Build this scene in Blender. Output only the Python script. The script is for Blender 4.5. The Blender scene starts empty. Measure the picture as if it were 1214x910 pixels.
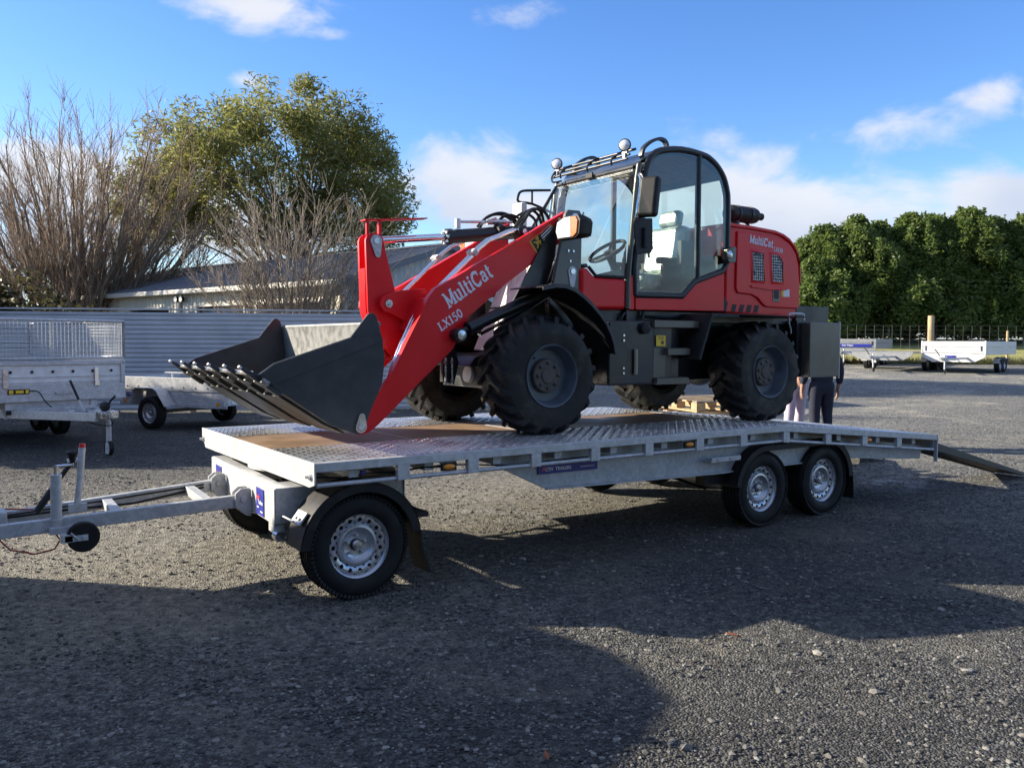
import bpy, bmesh, math, random
import numpy as np
from math import sin, cos, pi, radians, atan2, sqrt
from mathutils import Vector, Matrix, Euler
rnd = random.Random(7)
S = bpy.context.scene
COL = S.collection

# ------------------------------------------------------------------ camera
YAW = 0.6013
CAM = (-1.781, -4.5356, 1.5228)
cam_d = bpy.data.cameras.new("camera"); cam = bpy.data.objects.new("camera", cam_d); COL.objects.link(cam)
def _cam():
    yaw, pit, rol = YAW, -0.0497, 0.0038
    f = Vector((sin(yaw)*cos(pit), cos(yaw)*cos(pit), sin(pit)))
    r = Vector((cos(yaw), -sin(yaw), 0)); u = r.cross(f)
    R = r*cos(rol)+u*sin(rol); U = -r*sin(rol)+u*cos(rol)
    m = Matrix(((R.x, U.x, -f.x), (R.y, U.y, -f.y), (R.z, U.z, -f.z))).to_4x4()
    m.translation = Vector(CAM)
    return m
cam.matrix_world = _cam()
cam_d.sensor_fit = 'HORIZONTAL'; cam_d.sensor_width = 36.0; cam_d.lens = 36*1010.12/1214
cam_d.clip_start = 0.1; cam_d.clip_end = 5000
S.camera = cam
def V(a, b, z=0.0):
    """a point of the yard: a metres across, b metres out from where the photographer stands"""
    return Vector((CAM[0]+b*sin(YAW)+a*cos(YAW), CAM[1]+b*cos(YAW)-a*sin(YAW), z))

# ------------------------------------------------------------------ light
SUN_AZ = radians(-45.0); SUN_EL = radians(21.6)
S.view_settings.view_transform = 'Standard'; S.view_settings.look = 'None'
S.view_settings.exposure = 1.28; S.view_settings.gamma = 1.0
world = bpy.data.worlds.new("World"); S.world = world; world.use_nodes = True
sun_d = bpy.data.lights.new("sun", 'SUN'); sun = bpy.data.objects.new("sun", sun_d); COL.objects.link(sun)
sun_d.energy = 5.0; sun_d.angle = radians(0.55); sun_d.color = (1.0, 0.90, 0.73)
to_sun = Vector((sin(SUN_AZ)*cos(SUN_EL), cos(SUN_AZ)*cos(SUN_EL), sin(SUN_EL)))
sun.rotation_euler = to_sun.to_track_quat('Z', 'Y').to_euler()
SKY_STRENGTH = 0.070

class NT:
    """small helper to wire shader nodes"""
    def __init__(self, tree): self.t = tree
    def n(self, typ, **kw):
        nd = self.t.nodes.new(typ)
        ins = kw.pop('ins', {})
        for k, v in kw.items(): setattr(nd, k, v)
        for k, v in ins.items(): self.set(nd.inputs[k], v)
        return nd
    def set(self, sock, v):
        if isinstance(v, bpy.types.NodeSocket): self.t.links.new(v, sock)
        elif isinstance(v, bpy.types.Node): self.t.links.new(v.outputs[0], sock)
        else: sock.default_value = v
    def m(self, op, a, b=0.0, c=None, clamp=False):
        nd = self.t.nodes.new('ShaderNodeMath'); nd.operation = op; nd.use_clamp = clamp
        self.set(nd.inputs[0], a); self.set(nd.inputs[1], b)
        if c is not None: self.set(nd.inputs[2], c)
        return nd.outputs[0]
    def mix(self, f, a, b):
        nd = self.t.nodes.new('ShaderNodeMix'); nd.data_type = 'RGBA'
        self.set(nd.inputs[0], f); self.set(nd.inputs[6], a); self.set(nd.inputs[7], b)
        return nd.outputs[2]
    def noise(self, vec, scale, detail=4, rough=.55, dist=0.0):
        nd = self.t.nodes.new('ShaderNodeTexNoise')
        if vec is not None: self.set(nd.inputs['Vector'], vec)
        nd.inputs['Scale'].default_value = scale; nd.inputs['Detail'].default_value = detail
        nd.inputs['Roughness'].default_value = rough; nd.inputs['Distortion'].default_value = dist
        return nd.outputs['Fac']
    def ramp(self, fac, lo, hi):
        nd = self.t.nodes.new('ShaderNodeMapRange'); nd.interpolation_type = 'SMOOTHSTEP'
        self.set(nd.inputs[0], fac); nd.inputs[1].default_value = lo; nd.inputs[2].default_value = hi
        nd.inputs[3].default_value = 0; nd.inputs[4].default_value = 1
        return nd.outputs[0]

def make_sky():
    t = world.node_tree; t.nodes.clear(); k = NT(t)
    out = k.n('ShaderNodeOutputWorld'); bg = k.n('ShaderNodeBackground'); bg.inputs[1].default_value = SKY_STRENGTH
    t.links.new(bg.outputs[0], out.inputs[0])
    sky = k.n('ShaderNodeTexSky', sky_type='NISHITA', sun_disc=False)
    sky.sun_elevation = SUN_EL; sky.sun_rotation = SUN_AZ % (2*pi)
    sky.air_density = 1.0; sky.dust_density = 0.25; sky.ozone_density = 3.5; sky.altitude = 50
    hsv = k.n('ShaderNodeHueSaturation'); hsv.inputs['Saturation'].default_value = 1.2; hsv.inputs['Value'].default_value = 1.50; hsv.inputs['Hue'].default_value = .512
    k.set(hsv.inputs['Color'], sky)
    tc = k.n('ShaderNodeTexCoord')
    sep = k.n('ShaderNodeSeparateXYZ'); k.set(sep.inputs[0], tc.outputs['Generated'])
    # compass bearing measured from the yard's long axis, and elevation
    fx = k.m('ADD', k.m('MULTIPLY', sep.outputs[0], sin(YAW)), k.m('MULTIPLY', sep.outputs[1], cos(YAW)))
    rx = k.m('SUBTRACT', k.m('MULTIPLY', sep.outputs[0], cos(YAW)), k.m('MULTIPLY', sep.outputs[1], sin(YAW)))
    az = k.m('ARCTAN2', rx, fx); el = k.m('ARCSINE', sep.outputs[2])
    cv = k.n('ShaderNodeCombineXYZ'); k.set(cv.inputs[0], k.m('MULTIPLY', az, 1.0)); k.set(cv.inputs[1], k.m('MULTIPLY', el, 1.9))
    n1 = k.noise(cv, 7.0, 9, .58, .3); n2 = k.noise(cv, 2.6, 5, .5)
    # cloud masses: (bearing, elevation, half width, half height, weight)
    CL = [(-.055,.175,.070,.055,1.05),(.02,.145,.10,.050,1.0),(.12,.17,.07,.035,.7),(.25,.155,.12,.050,1.12),(.36,.122,.16,.045,1.1),(.20,.10,.35,.06,.9),
          (.46,.120,.14,.032,.95),(.58,.140,.15,.038,1.05),(.75,.12,.2,.04,.9),(.43,.225,.10,.026,.74),(.49,.243,.05,.022,.62),(.55,.232,.025,.03,.62),
          (-.285,.352,.10,.026,.92),(-.215,.335,.045,.014,.62),(-.30,.279,.024,.012,.72),(-.50,.16,.18,.055,1.0),(-.38,.14,.12,.05,.9),(-.42,.12,.35,.09,.85),
          (.0,.365,.09,.025,.42),(.10,.365,.14,.02,.36),(.31,.265,.03,.012,.6),(-1.2,.25,.35,.08,.8),(1.3,.22,.4,.09,.8),(2.4,.3,.6,.1,.8),(-2.3,.28,.5,.1,.8)]
    tot = None
    for a, e, sa, se, w in CL:
        d2 = k.m('ADD', k.m('POWER', k.m('ABSOLUTE', k.m('MULTIPLY', k.m('SUBTRACT', az, a), 1/sa)), 2.0),
                 k.m('POWER', k.m('ABSOLUTE', k.m('MULTIPLY', k.m('SUBTRACT', el, e), 1/se)), 2.0))
        g = k.m('MULTIPLY', k.m('EXPONENT', k.m('MULTIPLY', d2, -.7)), w)
        tot = g if tot is None else k.m('MAXIMUM', tot, g)
    band = k.m('MULTIPLY', k.m('SUBTRACT', 1.0, k.ramp(el, .05, .20)), .66)
    tot = k.m('MAXIMUM', tot, band)
    tot = k.m('MAXIMUM', tot, k.m('MULTIPLY', k.ramp(el, .44, .62), .72))     # unseen broken cloud added overhead to whiten the ambient light
    val = k.m('ADD', tot, k.m('MULTIPLY', k.m('SUBTRACT', n1, .5), 2.0))
    mask = k.ramp(val, .34, .92)
    shade = k.ramp(k.m('ADD', k.m('MULTIPLY', n2, .8), k.m('SUBTRACT', k.m('MULTIPLY', k.ramp(el, 0, .27), .42), k.m('MULTIPLY', k.ramp(el, .42, .8), .45))), .40, .78)
    white = k.mix(shade, (3.1, 3.5, 4.6, 1), (5.4, 5.45, 5.7, 1))
    col = k.mix(k.m('MULTIPLY', mask, .90), hsv.outputs[0], white)
    k.set(bg.inputs[0], col)
make_sky()

# ------------------------------------------------------------------ materials
MATS = {}
def mat(name, fn=None, base=(.5,.5,.5), rough=.5, metal=0.0, coat=0.0, spec=None):
    m = bpy.data.materials.new(name); m.use_nodes = True
    t = m.node_tree; k = NT(t); b = t.nodes['Principled BSDF']
    b.inputs['Base Color'].default_value = (*base, 1); b.inputs['Roughness'].default_value = rough
    b.inputs['Metallic'].default_value = metal
    if coat: b.inputs['Coat Weight'].default_value = coat; b.inputs['Coat Roughness'].default_value = .08
    if spec is not None: b.inputs['Specular IOR Level'].default_value = spec
    if fn: fn(k, b)
    MATS[name] = m
    return m
def objco(k): return k.n('ShaderNodeTexCoord').outputs['Object']
def worldpos(k): return k.n('ShaderNodeNewGeometry').outputs['Position']
def vary(c1, c2, scale, lo=.35, hi=.65, r1=None, r2=None, bump=0.0, bscale=None, detail=5, dust=None, space='w'):
    def fn(k, b):
        p = worldpos(k) if space == 'w' else objco(k)
        f = k.ramp(k.noise(p, scale, detail), lo, hi)
        c = k.mix(f, (*c1, 1), (*c2, 1))
        if dust:
            d = k.m('MULTIPLY', k.ramp(k.noise(p, dust[1], 6, .65), .45, .75), dust[2])
            c = k.mix(d, c, (*dust[0], 1))
        k.set(b.inputs['Base Color'], c)
        if r1 is not None: k.set(b.inputs['Roughness'], k.m('ADD', k.m('MULTIPLY', f, r2-r1), r1))
        if bump:
            bn = k.n('ShaderNodeBump'); bn.inputs['Strength'].default_value = bump; bn.inputs['Distance'].default_value = .01
            k.set(bn.inputs['Height'], k.noise(p, bscale or scale*4, 6)); k.set(b.inputs['Normal'], bn.outputs[0])
    return fn
DIRT = (.16, .13, .095)
mat('red_paint', vary((.68,.009,.014), (.74,.012,.018), 3, r1=.30, r2=.38, dust=(DIRT, 6, .03)), coat=.05, spec=.26)
mat('black_paint', vary((.007,.008,.011), (.012,.013,.017), 5, r1=.30, r2=.45, dust=(DIRT, 9, .06)))
def scratched(fn0):
    def fn(k, b):
        fn0(k, b); p = worldpos(k); mp = k.n('ShaderNodeMapping'); mp.inputs['Rotation'].default_value = (0, .55, 0); mp.inputs['Scale'].default_value = (3, 30, 46); k.set(mp.inputs[0], p)
        f = k.m('MULTIPLY', k.m('MULTIPLY', k.ramp(k.noise(mp.outputs[0], 1.0, 6, .7), .58, .72), k.ramp(k.noise(p, 2.2, 4), .42, .62)), .38)
        src = b.inputs['Base Color'].links[0].from_socket
        k.set(b.inputs['Base Color'], k.mix(f, src, (.16,.155,.145,1)))
    return fn
mat('bucket_paint', scratched(vary((.038,.041,.044), (.054,.057,.060), 6, r1=.42, r2=.55, bump=.05, bscale=60, dust=((.12,.11,.10), 11, .10))), spec=.28)
mat('bucket_inside', vary((.15,.15,.145), (.24,.24,.23), 14, r1=.4, r2=.6, bump=.1, bscale=80))
mat('black_plastic', vary((.010,.010,.011), (.016,.016,.017), 12, r1=.5, r2=.62, bump=.1, bscale=180, dust=(DIRT, 7, .15)), spec=.28)
mat('dark_gloss', vary((.060,.058,.046), (.085,.082,.066), 4, r1=.34, r2=.42, dust=(DIRT, 9, .2)), coat=.2)
def galv_fn(lo, hi, r):
    def fn(k, b):
        p = worldpos(k)
        v = k.n('ShaderNodeTexVoronoi'); k.set(v.inputs['Vector'], p); v.inputs['Scale'].default_value = 38
        cs = k.n('ShaderNodeSeparateColor'); k.set(cs.inputs[0], v.outputs['Color'])
        f = k.m('ADD', k.m('MULTIPLY', k.noise(p, 9, 8, .68), .75), k.m('MULTIPLY', cs.outputs[0], .28))
        c = k.mix(k.ramp(f, .3, .8), (*lo, 1), (*hi, 1))
        c = k.mix(k.m('MULTIPLY', k.ramp(k.noise(p, 2.2, 5, .7), .55, .75), .22), c, (.30,.27,.22,1))
        k.set(b.inputs['Base Color'], c)
        k.set(b.inputs['Roughness'], k.m('ADD', k.m('MULTIPLY', f, .18), r))
        bn = k.n('ShaderNodeBump'); bn.inputs['Strength'].default_value = .06; bn.inputs['Distance'].default_value = .004
        k.set(bn.inputs['Height'], k.noise(p, 70, 3)); k.set(b.inputs['Normal'], bn.outputs[0])
    return fn
mat('galvanised', galv_fn((.40,.41,.42), (.56,.57,.575), .36), metal=.22)
mat('galvanised_old', galv_fn((.36,.365,.375), (.50,.51,.52), .42), metal=.22)
mat('galvanised_dark', galv_fn((.20,.21,.22), (.30,.31,.32), .45), metal=.2)
mat('checker_plate', vary((.68,.68,.68), (.80,.80,.79), 4, r1=.20, r2=.34, dust=((.30,.27,.22), 5, .30)), metal=.78)
mat('steel', vary((.52,.53,.55), (.68,.69,.70), 20, r1=.2, r2=.35), metal=.9)
mat('chrome', None, (.75,.76,.78), .12, 1.0)
mat('plywood', vary((.20,.125,.075), (.27,.175,.110), 3.5, r1=.5, r2=.68, bump=.05, bscale=200, dust=((.32,.24,.17), 1.6, .45)))
mat('tyre_rubber', vary((.008,.008,.009), (.014,.014,.014), 9, r1=.6, r2=.8, bump=.1, bscale=120, dust=((.09,.08,.06), 7, .12)), spec=.28)
mat('loader_rubber', vary((.009,.009,.0095), (.017,.0165,.016), 8, r1=.5, r2=.72, bump=.14, bscale=90, dust=((.13,.11,.08), 6, .32)), spec=.28)
mat('wheel_silver', vary((.46,.47,.50), (.54,.55,.58), 10, r1=.24, r2=.34), metal=.6)
mat('loader_rim', vary((.050,.066,.085), (.075,.095,.12), 8, r1=.35, r2=.5, dust=(DIRT, 9, .25)))
mat('hub_dirty', vary((.055,.045,.036), (.10,.085,.07), 25, r1=.6, r2=.8))
mat('white_lettering', None, (.74,.74,.82), .5)
mat('blue_sign', None, (.020,.028,.26), .35)
mat('blue_sign_dark', None, (.030,.028,.20), .35)
mat('sight_tube', None, (.30,.28,.20), .4)
mat('sign_red', None, (.80,.12,.10), .4)
mat('amber_lens', None, (.75,.26,.015), .25)
mat('orange_lens', None, (.62,.16,.035), .2, coat=.5)
mat('clear_lens', vary((.68,.70,.72), (.86,.87,.88), 60, r1=.1, r2=.3), metal=.25, coat=.6)
mat('yellow_sticker', vary((.80,.55,.02), (.70,.46,.02), 60, lo=.45, hi=.6), rough=.5)
mat('gold_sticker', vary((.008,.008,.007), (.012,.012,.01), 30), rough=.45)
mat('gold_print', None, (.55,.36,.05), .5)
mat('white_print', None, (.75,.75,.74), .5)
mat('red_plastic', None, (.65,.02,.02), .4)
mat('red_cable', None, (.35,.06,.04), .6)
mat('white_wrap', vary((.20,.235,.215), (.40,.44,.41), 7, bump=.9, bscale=16, r1=.15, r2=.3), coat=.4)
mat('pale_panel', vary((.62,.62,.60), (.74,.74,.72), 8, r1=.4, r2=.6))
mat('headliner', vary((.075,.07,.045), (.13,.12,.085), 25, r1=.8, r2=.9))
mat('white_paint', vary((.50,.51,.52), (.58,.59,.60), 4, r1=.3, r2=.45, dust=((.35,.33,.3), 3, .12)))
mat('timber', vary((.34,.23,.12), (.46,.33,.18), 16, r1=.7, r2=.85, bump=.2, bscale=60))
mat('timber_grey', vary((.20,.17,.13), (.30,.26,.20), 12, r1=.8, r2=.9, bump=.3, bscale=60))
mat('bark', vary((.12,.092,.066), (.23,.185,.135), 9, r1=.85, r2=.95, bump=.5, bscale=30))
mat('twig', vary((.22,.155,.105), (.34,.25,.175), 1.5, r1=.85, r2=.95))
mat('ramp_steel', vary((.05,.048,.042), (.10,.092,.078), 6, r1=.5, r2=.7))
mat('worn_edge', vary((.16,.155,.15), (.34,.33,.32), 22, r1=.3, r2=.5), metal=.6)
mat('twig_pale', vary((.19,.155,.12), (.30,.25,.20), 1.2, r1=.85, r2=.95))
mat('fence_steel', vary((.47,.48,.495), (.54,.55,.56), 1.4, r1=.45, r2=.6, dust=((.30,.28,.25), 2, .15)), metal=.05)
mat('shed_wall', vary((.60,.57,.46), (.68,.65,.53), 2, r1=.5, r2=.65))
mat('shed_gable', vary((.40,.42,.42), (.47,.49,.48), 2, r1=.5, r2=.65))
mat('shed_roof', vary((.085,.095,.115), (.115,.128,.15), 1.5, r1=.4, r2=.55))
mat('shed_trim', None, (.58,.56,.50), .5)
mat('dark_opening', None, (.012,.012,.013), .8)
mat('door_grey', vary((.26,.27,.28), (.32,.33,.33), 3), rough=.5)
mat('wire', None, (.16,.165,.165), .5, .4)
mat('navy_cloth', vary((.012,.014,.030), (.02,.023,.042), 12, r1=.85, r2=.95, bump=.4, bscale=22))
mat('lilac_cloth', vary((.52,.44,.55), (.62,.54,.64), 8, r1=.85, r2=.95, bump=.4, bscale=20))
mat('skin', vary((.30,.17,.125), (.36,.21,.155), 20, r1=.5, r2=.6))
mat('hair', None, (.05,.035,.025), .7)
mat('boot', None, (.03,.025,.02), .6)
mat('dead_leaf', None, (.22,.07,.025), .7)
mat('grille_dark', None, (.010,.010,.011), .6)

def leaf_fn(c1, c2, c3, scale, tl=.5):
    def fn(k, b):
        p = worldpos(k)
        f = k.ramp(k.noise(p, scale, 2), .35, .65)
        c = k.mix(f, (*c1, 1), (*c2, 1))
        w = k.n('ShaderNodeTexWhiteNoise'); w.noise_dimensions = '3D'
        q = k.n('ShaderNodeVectorMath', operation='SNAP'); k.set(q.inputs[0], p); q.inputs[1].default_value = (.12,.12,.12)
        k.set(w.inputs['Vector'], q.outputs[0])
        c = k.mix(k.m('MULTIPLY', w.outputs['Value'], .55), c, (*c3, 1))
        k.set(b.inputs['Base Color'], c)
        b.inputs['Roughness'].default_value = .5
        tr = k.n('ShaderNodeBsdfTranslucent'); k.set(tr.inputs['Color'], c)
        mx = k.n('ShaderNodeMixShader'); mx.inputs[0].default_value = tl
        k.set(mx.inputs[1], b.outputs[0]); k.set(mx.inputs[2], tr.outputs[0])
        k.t.links.new(mx.outputs[0], k.t.nodes['Material Output'].inputs[0])
    return fn
mat('gum_leaf', leaf_fn((.19,.20,.050), (.29,.275,.085), (.11,.125,.038), .9, .58))
mat('hedge_leaf', leaf_fn((.120,.175,.042), (.180,.235,.060), (.070,.115,.026), .7, .58))
mat('brush_leaf', leaf_fn((.045,.045,.018), (.08,.07,.03), (.03,.03,.012), 1.2))
mat('grass_blade', leaf_fn((.16,.15,.05), (.24,.20,.09), (.11,.12,.03), .8))

def glass_mat(name, tint, gl=1.0, rough=0.0, dirt=0.0):
    m = bpy.data.materials.new(name); m.use_nodes = True; t = m.node_tree; t.nodes.clear(); k = NT(t)
    out = k.n('ShaderNodeOutputMaterial')
    tr = k.n('ShaderNodeBsdfTransparent'); tr.inputs[0].default_value = (*tint, 1)
    g = k.n('ShaderNodeBsdfGlossy'); g.inputs['Roughness'].default_value = rough; g.inputs['Color'].default_value = (1,1,1,1)
    lw = k.n('ShaderNodeLayerWeight'); lw.inputs['Blend'].default_value = .5
    fr = k.m('ADD', .035, k.m('MULTIPLY', k.m('POWER', lw.outputs['Facing'], 4.0), .8))
    mx = k.n('ShaderNodeMixShader'); k.set(mx.inputs[0], k.m('MULTIPLY', fr, gl, clamp=True))
    k.set(mx.inputs[1], tr.outputs[0]); k.set(mx.inputs[2], g.outputs[0])
    last = mx
    if dirt:
        d = k.n('ShaderNodeBsdfDiffuse'); d.inputs[0].default_value = (.55,.56,.53,1)
        m2 = k.n('ShaderNodeMixShader')
        k.set(m2.inputs[0], k.m('MULTIPLY', k.ramp(k.noise(objco(k), 3.0, 6, .6), .4, .7), dirt))
        k.set(m2.inputs[1], mx.outputs[0]); k.set(m2.inputs[2], d.outputs[0]); last = m2
    t.links.new(last.outputs[0], out.inputs[0])
    MATS[name] = m
glass_mat('cab_glass', (.90,.945,.92), .9, 0.0, .02)
glass_mat('screen_glass', (.90,.94,.93), .9, .01, .05)

def perforated():
    def fn(k, b):
        p = objco(k)
        mp = k.n('ShaderNodeMapping'); mp.inputs['Scale'].default_value = (38, 38, 38); k.set(mp.inputs[0], p)
        v = k.n('ShaderNodeTexVoronoi'); k.set(v.inputs['Vector'], mp.outputs[0]); v.inputs['Randomness'].default_value = .15; v.inputs['Scale'].default_value = 1
        f = k.ramp(v.outputs['Distance'], .34, .44)
        patch = k.ramp(k.noise(p, 9, 2), .38, .52)
        k.set(b.inputs['Base Color'], k.mix(f, k.mix(patch, (.02,.02,.02,1), (.58,.57,.54,1)), (.012,.012,.013,1)))
        b.inputs['Roughness'].default_value = .6
    return fn
mat('perforated_mesh', perforated())

# ------------------------------------------------------------------ mesh builder
class MB:
    def __init__(self): self.v = []; self.f = []
    def add(self, vs, fs):
        o = len(self.v); self.v += [tuple(p) for p in vs]; self.f += [tuple(i+o for i in f) for f in fs]; return self
    def box(self, x0, x1, y0, y1, z0, z1, M=None):
        vs = [(x, y, z) for x in (x0, x1) for y in (y0, y1) for z in (z0, z1)]
        if M is not None: vs = [M @ Vector(p) for p in vs]
        return self.add(vs, [(0,1,3,2),(4,6,7,5),(0,4,5,1),(2,3,7,6),(0,2,6,4),(1,5,7,3)])
    def prism(self, pts, ax, a, b, M=None):
        def P(p, t): return {'Y': (p[0], t, p[1]), 'X': (t, p[0], p[1]), 'Z': (p[0], p[1], t)}[ax]
        n = len(pts); vs = [P(p, a) for p in pts]+[P(p, b) for p in pts]
        if M is not None: vs = [M @ Vector(p) for p in vs]
        return self.add(vs, [tuple(range(n)), tuple(range(2*n-1, n-1, -1))]+[(i, i+n, (i+1) % n+n, (i+1) % n) for i in range(n)])
    def strip(self, path, ax, a, b, th, closed=False):
        """sheet metal: a bent outline given thickness th and drawn out from a to b along ax"""
        pts = [Vector(p) for p in path]; n = len(pts); off = []
        for i in range(n):
            d = (pts[min(i+1, n-1)]-pts[max(i-1, 0)]).normalized(); off.append(pts[i]+Vector((-d.y, d.x))*th)
        return self.prism([tuple(p) for p in pts]+[tuple(p) for p in reversed(off)], ax, a, b) if n < 3 else self._strip(pts, off, ax, a, b)
    def _strip(self, pts, off, ax, a, b):
        def P(p, t): return {'Y': (p[0], t, p[1]), 'X': (t, p[0], p[1]), 'Z': (p[0], p[1], t)}[ax]
        n = len(pts); vs = []
        for i in range(n): vs += [P(pts[i], a), P(pts[i], b), P(off[i], b), P(off[i], a)]
        fs = [(0,1,2,3), tuple(4*(n-1)+j for j in (3,2,1,0))]
        for i in range(n-1):
            for j in range(4): fs.append((4*i+j, 4*i+4+j, 4*i+4+(j+1) % 4, 4*i+(j+1) % 4))
        return self.add(vs, fs)
    def tube(self, path, r, n=8, cap=True):
        P = [Vector(p) for p in path]; m = len(P)
        R = r if isinstance(r, (list, tuple)) else [r]*m
        t = (P[1]-P[0]).normalized(); u = t.orthogonal().normalized(); vs = []
        for i in range(m):
            if 0 < i < m-1: tt = ((P[i]-P[i-1]).normalized()+(P[i+1]-P[i]).normalized())
            elif i == 0: tt = P[1]-P[0]
            else: tt = P[i]-P[i-1]
            tt = tt.normalized() if tt.length > 1e-9 else t
            u = (u-tt*u.dot(tt)).normalized(); w = tt.cross(u)
            for j in range(n):
                a = 2*pi*j/n; vs.append(P[i]+(u*cos(a)+w*sin(a))*R[i])
        fs = [(i*n+j, i*n+(j+1) % n, (i+1)*n+(j+1) % n, (i+1)*n+j) for i in range(m-1) for j in range(n)]
        if cap: fs += [tuple(range(n-1, -1, -1)), tuple((m-1)*n+j for j in range(n))]
        return self.add(vs, fs)
    def lathe(self, prof, c, ax='Y', n=32, closed=False, caps=True):
        """prof: (radius, offset along the axis)"""
        c = Vector(c); vs = []; m = len(prof)
        for r, t in prof:
            for j in range(n):
                a = 2*pi*j/n
                p = {'Y': (r*cos(a), t, r*sin(a)), 'X': (t, r*cos(a), r*sin(a)), 'Z': (r*cos(a), r*sin(a), t)}[ax]
                vs.append(c+Vector(p))
        fs = [(i*n+j, i*n+(j+1) % n, ((i+1) % m)*n+(j+1) % n, ((i+1) % m)*n+j) for i in range(m if closed else m-1) for j in range(n)]
        if not closed and caps:
            if prof[0][0] > 1e-6: fs.append(tuple(range(n)))
            if prof[-1][0] > 1e-6: fs.append(tuple((m-1)*n+j for j in range(n)))
        return self.add(vs, fs)
    def ball(self, c, r, n=12, M=None):
        c = Vector(c); rr = r if isinstance(r, (tuple, list)) else (r, r, r); vs = []; m = n//2
        for i in range(m+1):
            th = pi*i/m
            for j in range(n):
                p = Vector((sin(th)*cos(2*pi*j/n)*rr[0], sin(th)*sin(2*pi*j/n)*rr[1], cos(th)*rr[2]))
                vs.append(c+((M @ p) if M is not None else p))
        return self.add(vs, [(i*n+j, i*n+(j+1) % n, (i+1)*n+(j+1) % n, (i+1)*n+j) for i in range(m) for j in range(n)])
    def build(self, name, m, parent=None, bevel=0.0, smooth=38, loc=None, kind=None, label=None, seg=2):
        me = bpy.data.meshes.new(name)
        bm = bmesh.new()
        vv = [bm.verts.new(p) for p in self.v]
        for f in self.f:
            try: bm.faces.new([vv[i] for i in f])
            except ValueError: pass
        bmesh.ops.remove_doubles(bm, verts=bm.verts, dist=1e-5)
        bmesh.ops.recalc_face_normals(bm, faces=bm.faces)
        bm.to_mesh(me); bm.free()
        me.materials.append(MATS[m])
        if smooth:
            me.shade_smooth(); me.set_sharp_from_angle(angle=radians(smooth))
        o = bpy.data.objects.new(name, me); COL.objects.link(o)
        if parent is not None: o.parent = parent
        if loc is not None: o.location = loc
        else:
            w = ORIGIN.get(parent.name if parent else None)
            if w is not None and not parent.get('_part'): o.location = -w
        if bevel:
            b = o.modifiers.new('edge', 'BEVEL'); b.width = bevel; b.segments = seg; b.limit_method = 'ANGLE'; b.angle_limit = radians(40)
            b.harden_normals = bool(smooth)
        if kind: o['kind'] = kind
        if label: o['label'] = label
        return o
ORIGIN = {}
def raw(name, verts, faces, m, parent=None, kind=None, smooth=False, loc=None):
    """big meshes straight from arrays of equal faces"""
    me = bpy.data.meshes.new(name); verts = np.asarray(verts, np.float32); faces = np.asarray(faces, np.int32)
    nf, k = faces.shape
    me.vertices.add(len(verts)); me.vertices.foreach_set('co', verts.ravel())
    me.loops.add(nf*k); me.loops.foreach_set('vertex_index', faces.ravel())
    me.polygons.add(nf); me.polygons.foreach_set('loop_start', np.arange(0, nf*k, k, dtype=np.int32))
    me.update(calc_edges=True)
    if smooth: me.shade_smooth()
    else: me.shade_flat()
    me.materials.append(MATS[m])
    o = bpy.data.objects.new(name, me); COL.objects.link(o)
    if parent is not None: o.parent = parent
    if loc is not None: o.location = loc
    if kind: o['kind'] = kind
    return o
def thing(name, label, cat, loc=(0,0,0), rotz=0.0, group=None, world=False):
    """an Empty at the thing's base; world=True: its parts are modelled in yard coordinates"""
    o = bpy.data.objects.new(name, None); COL.objects.link(o); o.empty_display_size = .2
    o.location = loc; o.rotation_euler = (0, 0, rotz); o['label'] = label; o['category'] = cat
    if group: o['group'] = group
    if world: ORIGIN[o.name] = Vector(loc)
    return o
def tag(o, label, cat, group=None):
    o['label'] = label; o['category'] = cat
    if group: o['group'] = group
    return o
def dup_tree(o, parent=None, loc=None):
    c = o.copy(); COL.objects.link(c)
    if parent is not None: c.parent = parent
    if loc is not None: c.location = loc
    for ch in list(o.children): dup_tree(ch, c)
    return c

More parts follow.
